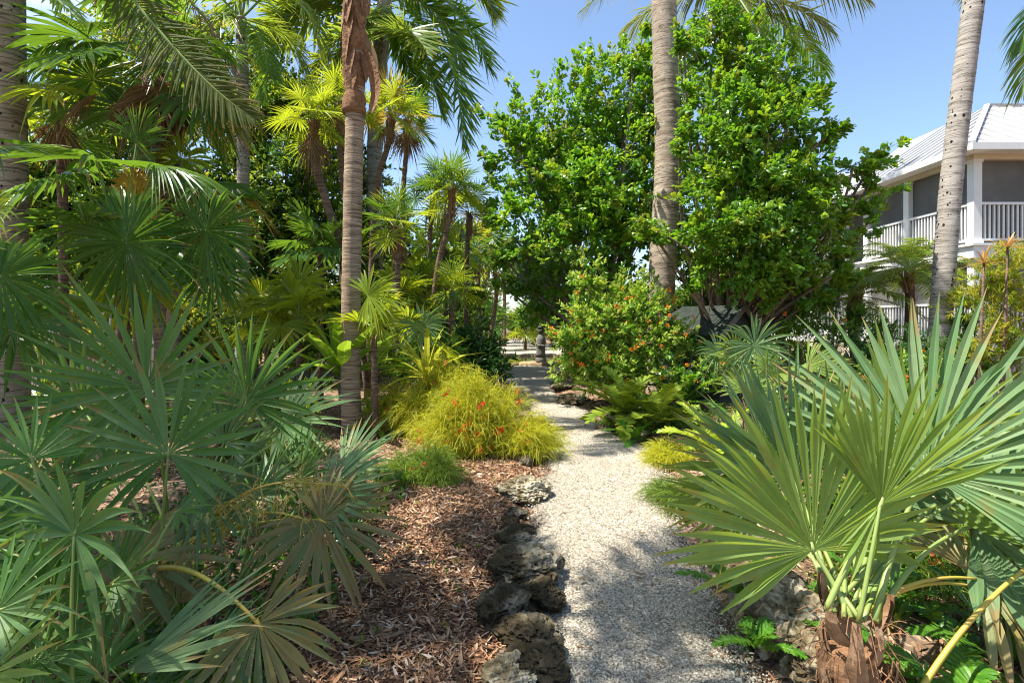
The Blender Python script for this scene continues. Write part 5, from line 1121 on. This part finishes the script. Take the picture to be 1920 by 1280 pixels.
tb = leafy_tree('large dense tree with glossy rounded leaves reaching toward the house roof', G(1390, 11.2), lobes([(1345, 40, 9.6, 60), (1282, 85, 9.5, 30), (1285, 200, 9.4, 24), (1275, 275, 9.3, 22), (1225, 440, 9.2, 26), (1380, 110, 9.6, 85), (1450, 130, 9.4, 85), (1370, 220, 9.2, 85), (1440, 250, 9.0, 115), (1495, 185, 9.2, 48), (1530, 315, 9.0, 66), (1560, 250, 9.0, 30), (1630, 345, 9.0, 30), (1600, 310, 9.0, 38), (1400, 360, 8.8, 120), (1345, 320, 9.4, 60), (1640, 295, 9.0, 22), (1640, 400, 9.0, 22),
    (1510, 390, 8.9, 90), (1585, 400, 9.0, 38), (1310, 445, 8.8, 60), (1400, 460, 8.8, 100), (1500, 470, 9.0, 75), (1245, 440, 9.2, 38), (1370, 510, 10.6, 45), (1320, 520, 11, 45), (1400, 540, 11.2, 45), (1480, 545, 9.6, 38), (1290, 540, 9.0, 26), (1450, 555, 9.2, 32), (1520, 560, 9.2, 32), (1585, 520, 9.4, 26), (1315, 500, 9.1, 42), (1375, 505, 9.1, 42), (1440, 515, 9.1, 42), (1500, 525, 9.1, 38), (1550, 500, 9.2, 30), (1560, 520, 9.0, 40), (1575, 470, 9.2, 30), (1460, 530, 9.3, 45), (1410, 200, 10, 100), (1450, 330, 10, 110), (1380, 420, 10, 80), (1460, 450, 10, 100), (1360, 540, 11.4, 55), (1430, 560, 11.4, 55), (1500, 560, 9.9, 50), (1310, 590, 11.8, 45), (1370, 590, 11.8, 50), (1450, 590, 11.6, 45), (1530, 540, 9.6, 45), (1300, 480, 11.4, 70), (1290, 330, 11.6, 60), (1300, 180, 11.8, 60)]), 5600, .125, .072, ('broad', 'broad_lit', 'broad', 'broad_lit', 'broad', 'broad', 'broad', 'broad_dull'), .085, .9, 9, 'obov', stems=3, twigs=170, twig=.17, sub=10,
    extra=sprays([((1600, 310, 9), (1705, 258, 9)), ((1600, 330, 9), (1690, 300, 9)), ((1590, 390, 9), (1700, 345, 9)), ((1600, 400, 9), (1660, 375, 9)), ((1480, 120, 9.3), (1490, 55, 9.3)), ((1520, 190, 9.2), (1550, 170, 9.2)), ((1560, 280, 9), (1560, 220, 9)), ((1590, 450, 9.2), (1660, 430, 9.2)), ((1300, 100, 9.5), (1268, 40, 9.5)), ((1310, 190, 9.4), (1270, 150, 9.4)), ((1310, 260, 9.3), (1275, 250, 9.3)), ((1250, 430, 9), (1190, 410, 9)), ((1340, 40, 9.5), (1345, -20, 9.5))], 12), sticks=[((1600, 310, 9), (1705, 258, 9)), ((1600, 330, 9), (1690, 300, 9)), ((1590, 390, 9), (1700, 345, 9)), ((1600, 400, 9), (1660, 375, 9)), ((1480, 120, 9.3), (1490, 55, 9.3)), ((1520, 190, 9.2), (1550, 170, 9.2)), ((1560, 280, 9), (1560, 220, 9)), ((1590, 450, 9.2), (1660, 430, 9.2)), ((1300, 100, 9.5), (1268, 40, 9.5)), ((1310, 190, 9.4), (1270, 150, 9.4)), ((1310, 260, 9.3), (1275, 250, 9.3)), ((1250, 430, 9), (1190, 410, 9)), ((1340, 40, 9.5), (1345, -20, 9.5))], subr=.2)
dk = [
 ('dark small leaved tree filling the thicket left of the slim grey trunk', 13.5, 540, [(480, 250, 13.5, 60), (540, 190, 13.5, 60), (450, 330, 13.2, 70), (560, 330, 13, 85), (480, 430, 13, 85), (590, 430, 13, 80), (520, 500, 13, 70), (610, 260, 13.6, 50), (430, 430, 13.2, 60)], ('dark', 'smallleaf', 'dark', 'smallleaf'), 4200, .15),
 ('sunlit small leaved tree high behind the slim brown fan palms', 15.5, 560, [(520, 150, 15.5, 50), (470, 190, 15.5, 60), (590, 240, 15.5, 60), (660, 330, 15, 70), (680, 440, 15, 80), (400, 200, 15.5, 60)], ('smallleaf', 'yellow_sunlit', 'dark'), 2600, .15),
 ('leafy tree behind the ringed left trunk with yellow lit sprays', 13, 110, [(90, 250, 13, 70), (60, 380, 12.6, 80), (150, 420, 12.4, 80), (170, 230, 13, 80), (230, 150, 13.4, 90), (230, 300, 13, 90), (320, 60, 13.4, 80), (330, 220, 13.4, 80), (370, 380, 12.8, 80), (400, 90, 14, 70), (250, 20, 14, 80)], ('dark', 'smallleaf', 'yellow_sunlit'), 4200, .14),
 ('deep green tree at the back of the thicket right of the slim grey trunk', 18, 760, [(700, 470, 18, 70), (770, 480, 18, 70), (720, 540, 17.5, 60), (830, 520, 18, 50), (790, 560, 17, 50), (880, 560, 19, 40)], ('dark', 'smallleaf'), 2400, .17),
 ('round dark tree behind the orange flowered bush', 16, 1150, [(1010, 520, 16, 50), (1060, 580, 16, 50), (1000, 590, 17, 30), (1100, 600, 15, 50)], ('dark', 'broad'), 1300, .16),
 ('bright tree beyond the pond on the right of the white gap', 33, 1000, [(1010, 500, 33, 40), (1040, 540, 33, 35), (1060, 480, 33, 40)], ('smallleaf', 'yellow_sunlit'), 500, .2),
 ('yellow green tree beyond the pond on the left of the white gap', 34, 910, [(880, 510, 34, 40), (910, 470, 34, 40), (925, 530, 34, 30), (850, 450, 34, 45)], ('smallleaf', 'yellow_sunlit'), 600, .2),
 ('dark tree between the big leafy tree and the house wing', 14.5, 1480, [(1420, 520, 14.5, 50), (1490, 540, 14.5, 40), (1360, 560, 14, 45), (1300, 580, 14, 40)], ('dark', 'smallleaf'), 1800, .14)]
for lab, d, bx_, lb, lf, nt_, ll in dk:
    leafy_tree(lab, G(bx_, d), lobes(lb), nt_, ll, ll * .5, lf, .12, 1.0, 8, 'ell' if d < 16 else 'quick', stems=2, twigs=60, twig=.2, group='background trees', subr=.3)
# long row of far trees closing the view
for i in range(15):
    d = U(38, 46); px = 80 + i * 128 + U(-25, 25)
    if 930 < px < 1000: px = 880
    hh = U(3.8, 6.5) if px > 500 else U(6, 9)
    nm = ['far', 'rounded', 'ragged'][i % 3]
    lab = f'{nm} distant tree in the closing row, number {i + 1} from the left'
    c = G(px, d); leafy_tree(['distant tree mostly hidden behind the garden thicket in the closing far row'][0], c, [(c + V(U(-2, 2), U(-1, 1), hh * q), hh * .32) for q in (.35, .5, .68, .8)] + [(c + V(U(-2.5, 2.5), 0, hh * .5), hh * .3) for _ in range(2)], 500, .3, .17, ('dark', 'smallleaf'), .16, 1.4, 6, 'quick', group='far trees', twigs=12, subr=.35, name='distant_tree')

# ------------------------------------------------------------------ shrubs
def shrub(label, base, lb, n, Lf, Wf, leaf, shape='ell', per=8, name='leafy_shrub', flowers=None, group=None, stems=4, tr=.025, twigs=40, extra=None, fl_sc=1., **kw):
    t, C, D = leafy_tree(label, base, lobes(lb), n, Lf, Wf, leaf, tr, .25, per, shape, name, 'shrub', group, stems, kw.pop('twig', .12), .9, twigs, thin=.006, extra=extra, **kw)
    if flowers:
        kind, k = flowers; c = np.mean(C, 0); w = (C[:, 1] < c[1] + .15); ix = np.flatnonzero(w); ix = rng.choice(ix, k, replace=False)
        add_flowers(t, kind, C[ix] + D[ix] * .05 + V(0, -.06, .04), fl_sc)
    return t
shrub('tall bush of small bright leaves dotted with orange flowers right of the path', G(1150, 9.4), [(1080, 660, 9.2, 55), (1110, 600, 9.3, 60), (1180, 620, 9.2, 65), (1230, 650, 9.2, 55), (1140, 690, 9.0, 60), (1200, 700, 9.1, 55), (1100, 540, 9.5, 35), (1200, 570, 9.4, 50), (1065, 620, 9.3, 35), (1160, 560, 9.6, 45), (1250, 610, 9.3, 35)], 2300, .095, .042, ('lantana', 'lantana', 'broad'), flowers=('orange', 85), name='flowering_bush', fl_sc=1.15, up=.8,
    extra=sprays([((1100, 540, 9.5), (1092, 462, 9.5)), ((1150, 560, 9.5), (1170, 500, 9.5)), ((1200, 560, 9.4), (1210, 500, 9.4)), ((1110, 540, 9.5), (1125, 480, 9.5)), ((1240, 580, 9.3), (1262, 560, 9.3))], 14), sticks=[((1100, 540, 9.5), (1092, 462, 9.5)), ((1150, 560, 9.5), (1170, 500, 9.5)), ((1200, 560, 9.4), (1210, 500, 9.4)), ((1110, 540, 9.5), (1125, 480, 9.5)), ((1240, 580, 9.3), (1262, 560, 9.3))])
shrub('dark green drooping shrub overhanging the path before the pond', G(890, 11), [(880, 650, 11, 40), (905, 690, 10.6, 45), (860, 690, 10.8, 50), (920, 660, 10.8, 28), (850, 640, 11.2, 40), (890, 720, 10.4, 35)], 900, .17, .06, ('dark',), name='drooping_shrub', up=.4, curl=.3)
wisp_mound('yellow feathery mound with red flower tips nearest the path bend', G(905, 5.75), .80, .62, .86, 2000, 'wisp', 90)
wisp_mound('yellow green feathery mound behind the slim grey trunk base', G(800, 6.9), .80, .6, 1.0, 2000, 'wisp', 40)
wisp_mound('dull green feathery mound in shade left of the slim grey trunk', G(500, 5.6), .55, .45, .5, 600, 'wisp_green', 20)
wisp_mound('olive feathery tuft in front of the slim grey trunk', G(790, 4.9), .42, .35, .38, 600, 'wisp_green', 14)
wisp_mound('small feathery tuft on the right path edge under the palmetto', G(1290, 4.3), .28, .3, .28, 400, 'wisp_green', 10)
wisp_mound('yellow feathery tuft at the right edge of the sunny path', G(1262, 5.6), .25, .3, .22, 400, 'wisp', 8)
wisp_mound('feathery tangle with red tips behind the right palmetto', G(1750, 3.2), .7, .5, .5, 700, 'wisp_green', 30)
strap_plant('yellow striped strap leaved plant beside the path with arching leaves', P(800, 715, 7.3), 24, .92, .075, 'strap_yellow', (80, 15), .5)
strap_plant('lime green birds nest fern with broad upright leaves left of the slim grey trunk', P(640, 712, 6.95), 17, 1.15, .17, 'strap', (80, 25), .35, wave=.012)
strap_plant('small lime strap leaved plant at the foot of the broad leaved fern', G(700, 6.9, .05), 12, .6, .07, 'strap', (70, 10), .5)
strap_plant('dark broad strap plant at the foot of the ringed left trunk', G(30, 3.6), 11, .7, .14, 'broad', (60, 5), .5)
pinnate_plant('yellow green cycad arching beside the orange flowered bush', G(1175, 7.3, .2), 16, .95, .17, .024, 'cycad', (75, 10), .45, 22)
pinnate_plant('second cycad with yellow upright fronds nearer the right palmettos', G(1232, 7.0, .15), 12, .85, .16, .024, 'cycad', (75, 10), .4, 20)
pinnate_plant('cycad with pale leaflets behind the blue green palmetto', G(1345, 5.6, .1), 11, .75, .15, .02, 'cycad', (65, 0), .45, 20)
pinnate_plant('dark cycad in the shade right of the orange flowered bush', G(1275, 8.8, .1), 11, 1.0, .16, .02, 'fern', (75, 15), .4, 24)
pinnate_plant('sword fern beside the gravel under the right palmetto', G(1415, 2.75), 9, .5, .055, .009, 'fern', (75, 10), .5, 34, 'sword_fern', group='ferns', ang=80, hang=.05, lift=.05, rr=.0025)
pinnate_plant('fern sprouting from the white chalky boulder', G(1424, 2.28, .1), 7, .22, .04, .007, 'fern', (80, 20), .6, 22, 'sword_fern', group='ferns', ang=80, hang=.05, lift=.05, rr=.002)
pinnate_plant('fern just right of the white chalky boulder', G(1500, 2.45, .08), 7, .42, .055, .009, 'fern', (70, 10), .5, 26, 'sword_fern', group='ferns', ang=80, hang=.05, lift=.05, rr=.0025)
pinnate_plant('dark fern in the corner right of the fibrous base', G(1790, 2.0), 10, .5, .07, .011, 'fern', (75, 5), .5, 28, 'sword_fern', group='ferns', ang=80, hang=.05, lift=.05, rr=.0025)
pinnate_plant('dark fern at the very right behind the yellow curved stalk', G(1880, 2.3), 10, .55, .07, .011, 'fern', (75, 5), .5, 28, 'sword_fern', group='ferns', ang=80, hang=.05, lift=.05, rr=.0025)
pinnate_plant('fern in the dark gap beneath the right palmetto fans', G(1660, 2.7), 9, .55, .06, .01, 'fern', (70, 5), .5, 30, 'sword_fern', group='ferns', ang=80, hang=.05, lift=.05, rr=.0025)
pinnate_plant('shaded fern under the cycads at the right path edge', G(1190, 6.6), 10, .5, .07, .011, 'fern', (70, 5), .5, 26, 'sword_fern', group='ferns', ang=80, hang=.05, lift=.05, rr=.0025)
sh = [
 ('leafy shrub screening the lower porch between tree and pygmy palms', 10.2, 1560, [(1540, 560, 10.2, 30), (1575, 530, 10.2, 26), (1600, 600, 10, 30), (1650, 620, 9.6, 28)], ('smallleaf', 'broad', 'dark'), 420, .08, None),
 ('low glossy ground shrub below the cycads at the right path edge', 7.2, 1190, [(1150, 785, 7.2, 22), (1200, 795, 7.0, 25), (1250, 790, 7.2, 25)], ('broad', 'lantana'), 420, .06, None),
 ('dark clipped hedge at the foot of the leaning coconut trunk', 8.6, 1690, [(1610, 650, 8.6, 40), (1660, 650, 8.6, 45), (1710, 650, 8.6, 45), (1760, 660, 8.4, 40), (1640, 690, 8.4, 45), (1700, 700, 8.3, 45), (1750, 705, 8.3, 40)], ('dark',), 1100, .055, None),
 ('loose green bush with orange flowers in front of the clipped hedge', 7.4, 1720, [(1650, 700, 7.4, 35), (1700, 690, 7.4, 35), (1750, 680, 7.4, 35), (1720, 730, 7.2, 45)], ('broad', 'lantana', 'dark'), 420, .075, ('orange', 22)),
 ('light leafy bush between the shed and the porch stairs', 9.4, 1500, [(1480, 625, 9.4, 35), (1530, 610, 9.6, 40), (1570, 630, 9.4, 40), (1500, 660, 9.2, 40), (1560, 680, 9.0, 45), (1600, 700, 8.6, 40)], ('smallleaf', 'broad'), 750, .06, ('orange', 8)),
 ('tall yellow bamboo like shrub at the right edge beside the leaning trunk', 8.4, 1890, [(1860, 520, 8.4, 45), (1910, 500, 8.4, 60), (1840, 570, 8.4, 50), (1900, 590, 8.3, 65), (1950, 550, 8.4, 60), (1850, 640, 8.2, 50), (1910, 660, 8.2, 50)], ('yellow_sunlit', 'yellow_sunlit', 'smallleaf'), 1100, .11, None),
 ('narrow leaved shrub directly right of the leaning trunk', 8.7, 1815, [(1810, 560, 8.7, 25), (1815, 600, 8.7, 30), (1800, 640, 8.6, 30), (1830, 680, 8.4, 40)], ('smallleaf', 'dark'), 420, .1, None),
 ('yellow green low croton behind the right palmetto fans', 4.6, 1640, [(1570, 770, 4.6, 45), (1620, 790, 4.6, 50), (1700, 800, 4.6, 55), (1780, 810, 4.6, 50), (1870, 820, 4.6, 50)], ('yellow_sunlit', 'smallleaf', 'ti'), 420, .07, None),
 ('shaded understory bush behind the right palmetto', 3.4, 1600, [(1480, 960, 3.4, 60), (1600, 960, 3.4, 70), (1720, 980, 3.4, 70), (1850, 990, 3.3, 80), (1930, 960, 3.4, 80)], ('dark', 'smallleaf'), 520, .06, ('red', 12)),
 ('yellow spotted croton bush behind the ringed left trunk', 9.5, 140, [(100, 650, 9.5, 40), (150, 590, 9.6, 50), (200, 560, 9.8, 50), (110, 580, 9.8, 45), (190, 640, 9.4, 40), (90, 720, 9.2, 30)], ('smallleaf', 'yellow_sunlit', 'dark'), 700, .075, ('orange', 10)),
 ('dim leafy bush under the dark left palms', 10.5, 330, [(300, 560, 10.5, 50), (360, 590, 10.3, 45), (410, 560, 10.5, 50), (460, 600, 10, 45), (270, 630, 10, 40), (400, 640, 9.6, 40)], ('dark', 'smallleaf', 'yellow_sunlit'), 800, .08, None),
 ('leafy bush left of the lime green fern', 9.2, 520, [(490, 580, 9.2, 40), (540, 600, 9, 40), (500, 640, 8.8, 40), (570, 660, 8.4, 35)], ('smallleaf', 'dark', 'strap'), 500, .075, None),
 ('shadowy low shrub behind the left palmettos', 5.4, 400, [(330, 790, 5.4, 40), (420, 800, 5.2, 40), (250, 800, 5.6, 40), (560, 760, 5.8, 45), (480, 740, 6, 40)], ('dark', 'smallleaf'), 420, .06, None),
 ('green shrub with reddish flowers behind the yellow strap leaved plant', 8.6, 770, [(730, 660, 8.6, 40), (780, 640, 9, 40), (840, 650, 8.8, 40), (760, 690, 8, 35)], ('smallleaf', 'broad'), 500, .075, ('red', 16)),
 ('tall shrub mass left of the pond behind the young fan palm', 13, 800, [(760, 600, 13, 40), (810, 590, 13, 40), (860, 600, 13, 35), (700, 590, 12.6, 50), (900, 610, 14, 25)], ('dark', 'smallleaf'), 700, .1, None),
 ('low shrub right of the pond behind the orange flowered bush', 14, 1110, [(1080, 650, 14, 30), (1130, 640, 14, 40), (1190, 640, 14, 40)], ('smallleaf', 'dark'), 420, .1, None),
 ('low bushes edge shrub at the back left of the pond clearing', 25, 920, [(900, 625, 25, 16), (930, 625, 26, 14), (870, 625, 24, 20)], ('smallleaf', 'yellow_sunlit'), 300, .16, None),
 ('bright low shrub at the back of the pond clearing behind the figure', 29, 1010, [(980, 622, 29, 12), (1010, 622, 29, 14), (1050, 620, 28, 18)], ('yellow_sunlit', 'smallleaf'), 300, .16, None),
 ('shrub beside the dark shed under the big leafy tree', 9.8, 1290, [(1270, 630, 9.8, 35), (1300, 660, 9.4, 35), (1330, 690, 8.8, 40), (1280, 700, 8.8, 40)], ('dark', 'broad', 'lantana'), 500, .075, ('orange', 10)),
]
for lab, d, bx_, lb, lf, n_, ll, fl in sh:
    bam = 'bamboo' in lab or 'narrow' in lab
    shrub(lab, G(bx_, d), lb, n_, ll, ll * (.16 if bam else .5), lf, 'ell' if d < 12 else 'quick', 11 if bam else 8, flowers=fl, fl_sc=1.1, stems=5, twigs=30)
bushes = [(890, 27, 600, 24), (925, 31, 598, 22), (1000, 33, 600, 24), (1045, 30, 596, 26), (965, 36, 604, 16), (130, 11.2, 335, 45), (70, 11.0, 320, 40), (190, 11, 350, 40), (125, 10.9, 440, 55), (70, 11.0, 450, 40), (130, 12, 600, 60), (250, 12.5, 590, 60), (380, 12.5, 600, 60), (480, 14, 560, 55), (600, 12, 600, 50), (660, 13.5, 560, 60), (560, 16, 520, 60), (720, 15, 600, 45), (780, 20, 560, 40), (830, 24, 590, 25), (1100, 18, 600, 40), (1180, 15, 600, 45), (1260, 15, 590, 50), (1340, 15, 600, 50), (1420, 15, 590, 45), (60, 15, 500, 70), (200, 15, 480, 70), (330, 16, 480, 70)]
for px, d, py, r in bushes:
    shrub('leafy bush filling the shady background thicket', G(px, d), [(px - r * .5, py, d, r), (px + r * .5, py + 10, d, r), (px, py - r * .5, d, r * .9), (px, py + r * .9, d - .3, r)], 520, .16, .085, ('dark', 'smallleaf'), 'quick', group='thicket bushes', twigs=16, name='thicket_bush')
for lab, cr, bs in (('tall palm standing outside the left edge whose crown shades the palmettos', V(-5.9, 2.6, 7.6), V(-6.4, 2.4, 0)), ('tall palm outside the left edge beside the camera whose crown dapples the path', V(-3.25, 2.05, 7.2), V(-3.9, 1.3, 0)), ('palm outside the left edge beyond the ringed trunk', V(-9.2, 6.2, 8.4), V(-9.4, 6.0, 0))):
    feather_palm(lab, cr, bs, [], .18, 9, 2.3, 'feather', bark='bark_grey', name='feather_palm', el=(70, -20), Lmax=.5, nl=60, hang=.4, droop=.45, k=4)
# pygmy date palms by the porch
for lab, cr, bs_, nf in (('pygmy date palm with shaggy brown trunk left of the leaning coconut trunk', (1704, 505, 10.2), 1696, 26), ('smaller pygmy date palm with curved trunk by the porch stairs', (1604, 555, 10.8), 1612, 22)):
    feather_palm(lab, P(*cr), G(bs_, cr[2]), onpx([(cr[0] - (8 if cr[0] < 1650 else -2), 590, cr[2])]), .085, nf, 1.35, 'feather_lit', bark='bark_thin', name='pygmy_date_palm', el=(80, -15), Lmax=.28, nl=48, w=.009, hang=.3, lift=.1, droop=.45, boots=22, group='pygmy date palms', k=4, rr=.011, ang=62)
for lab, px, py in (('red and orange ti plant spikes rising above the yellow shrub', 1890, 470), ('smaller red ti plant left of the tall red spikes', 1845, 500)):
    t = strap_plant(lab, P(px, py, 8.0) , 18, .30, .028, 'ti', (80, -10), .25, name='ti_plant'); base = P(px, py, 8.0); b = MB(); b.tube(np.array([[base[0] - .1, 8.0, 0], [base[0] - .05, 8.0, base[2] * .5], base + Z * .08]), [.025, .02, .015], 6); b.build('stem', M['bark_thin'], t, True)

# low leafy cover and fallen greenery nobody could count
def cover(name, label, n, x, y, Lf, leaf, zr=(.02, .14)):
    b = MB(); xx, yy = x(n), None; yy = U(*y, n); xx = x(yy)
    C = np.stack([xx, yy, gz(xx, yy) + U(*zr, n)], 1); rosettes(b, C, unit(rng.normal(0, .6, (n, 3)) + Z), Lf, Lf * .45, 6, 'quick', .9, Lf, .8, tuple(range(len(leaf))))
    o = b.build(name, [M[q] for q in leaf]); tag(o, label, 'ground cover', kind='stuff')
cover('undergrowth', 'low dark undergrowth covering the ground of the right bed', 1500, lambda y: xr(np.asarray(y)) + .45 + np.abs(rng.normal(0, 2.2, np.shape(y))) if np.ndim(y) else 0, (2.3, 9), .06, ('dark', 'smallleaf'))
cover('shade_leaves', 'added low dark leaves standing in for shade beneath the left palmettos', 900, lambda y: -.9 - np.abs(rng.normal(0, 1.1, np.shape(y))) if np.ndim(y) else 0, (1.7, 4.6), .07, ('dark', 'dark', 'fern'), (.02, .22))  # dark leaves added to deepen the shaded gaps between the fronds
cover('side_undergrowth', 'low leafy undergrowth along the left side of the left bed', 2200, lambda y: -3.6 - np.abs(rng.normal(0, 3.2, np.shape(y))) if np.ndim(y) else 0, (1.5, 12), .08, ('dark', 'smallleaf', 'fern'), (.02, .3))
cover('far_undergrowth', 'leafy far undergrowth along the back of the garden', 2600, lambda y: np.where(rng.random(np.shape(y)) < .6, xl(np.asarray(y)) - .8 - np.abs(rng.normal(0, 7, np.shape(y))), xr(np.asarray(y)) + .8 + np.abs(rng.normal(0, 5, np.shape(y)))) if np.ndim(y) else 0, (11, 34), .2, ('dark', 'smallleaf'), (.05, .9))
cover('weeds', 'sparse small weeds and seedlings on the left mulch bed', 160, lambda y: xl(np.asarray(y)) - .3 - np.abs(rng.normal(0, 1.6, np.shape(y))) if np.ndim(y) else 0, (2.2, 7), .03, ('smallleaf', 'fern'), (.01, .05))

# ------------------------------------------------------------------ camera, light, sky
cam = bpy.data.cameras.new('camera'); co = bpy.data.objects.new('camera', cam); COL.objects.link(co); SC.camera = co
co.location = (0, 0, CAMZ); co.rotation_euler = (math.radians(90), 0, 0)
cam.sensor_width = 36; cam.sensor_fit = 'HORIZONTAL'; cam.lens = 36 * 1000 / 1920; cam.shift_y = -40 / 1920; cam.clip_start = .05; cam.clip_end = 1000
SUN = unit(V(-.42, -.08, .90)); el = math.asin(SUN[2]); azm = math.atan2(SUN[0], SUN[1])   # azimuth clockwise from +Y
sun = bpy.data.lights.new('sun', 'SUN'); sun.energy = 4.8; sun.angle = math.radians(.53); sun.color = (1, .955, .87)
so = bpy.data.objects.new('sun', sun); COL.objects.link(so); so.rotation_euler = Vector(SUN).to_track_quat('Z', 'Y').to_euler()
w = bpy.data.worlds.new('World'); SC.world = w; w.use_nodes = True; nt = w.node_tree; nt.nodes.clear()
N = lambda t: nt.nodes.new(t); L = lambda a, b: nt.links.new(a, b)
sky = N('ShaderNodeTexSky'); sky.sky_type = 'NISHITA'; sky.sun_disc = False; sky.sun_elevation = el; sky.sun_rotation = azm; sky.air_density = 1.0; sky.dust_density = 1.0; sky.ozone_density = 2.7
tc = N('ShaderNodeTexCoord'); mp = N('ShaderNodeMapping'); mp.inputs['Scale'].default_value = (1.2, 1.2, 5); L(tc.outputs['Generated'], mp.inputs[0])
nz = N('ShaderNodeTexNoise'); nz.inputs['Scale'].default_value = 2.2; nz.inputs['Detail'].default_value = 8; nz.inputs['Roughness'].default_value = .6; L(mp.outputs[0], nz.inputs['Vector'])
rp = N('ShaderNodeValToRGB'); rp.color_ramp.elements[0].position = .52; rp.color_ramp.elements[1].position = .78; rp.color_ramp.elements[1].color = (.6, .6, .6, 1); L(nz.outputs[0], rp.inputs[0])
sx_ = N('ShaderNodeSeparateXYZ'); L(tc.outputs['Generated'], sx_.inputs[0])
lr = N('ShaderNodeMapRange'); lr.inputs[1].default_value = -.1; lr.inputs[2].default_value = -.6; L(sx_.outputs[0], lr.inputs[0])     # thin cloud only in the western sky
mm = N('ShaderNodeMath'); mm.operation = 'MULTIPLY'; L(rp.outputs[0], mm.inputs[0]); L(lr.outputs[0], mm.inputs[1])
mx = N('ShaderNodeMix'); mx.data_type = 'RGBA'; L(mm.outputs[0], mx.inputs[0]); L(sky.outputs[0], mx.inputs[6]); mx.inputs[7].default_value = (9, 9, 9.2, 1)
bg = N('ShaderNodeBackground'); bg.inputs[1].default_value = .115; L(mx.outputs[2], bg.inputs[0]); ow = N('ShaderNodeOutputWorld'); L(bg.outputs[0], ow.inputs[0])
SC.view_settings.view_transform = 'Standard'; SC.view_settings.look = 'None'; SC.view_settings.exposure = 1.24; SC.view_settings.gamma = 1
cy = SC.cycles; cy.max_bounces = 8; cy.diffuse_bounces = 4; cy.glossy_bounces = 2; cy.transmission_bounces = 5; cy.caustics_reflective = False; cy.caustics_refractive = False; cy.sample_clamp_indirect = 6
cy.use_adaptive_sampling = True; cy.adaptive_threshold = .006
cy.use_denoising = True; cy.denoiser = 'OPENIMAGEDENOISE'; cy.denoising_input_passes = 'RGB_ALBEDO_NORMAL'
SC.cycles.pixel_filter_type = 'BLACKMAN_HARRIS'; SC.cycles.filter_width = 1.15
SC.render.film_transparent = False
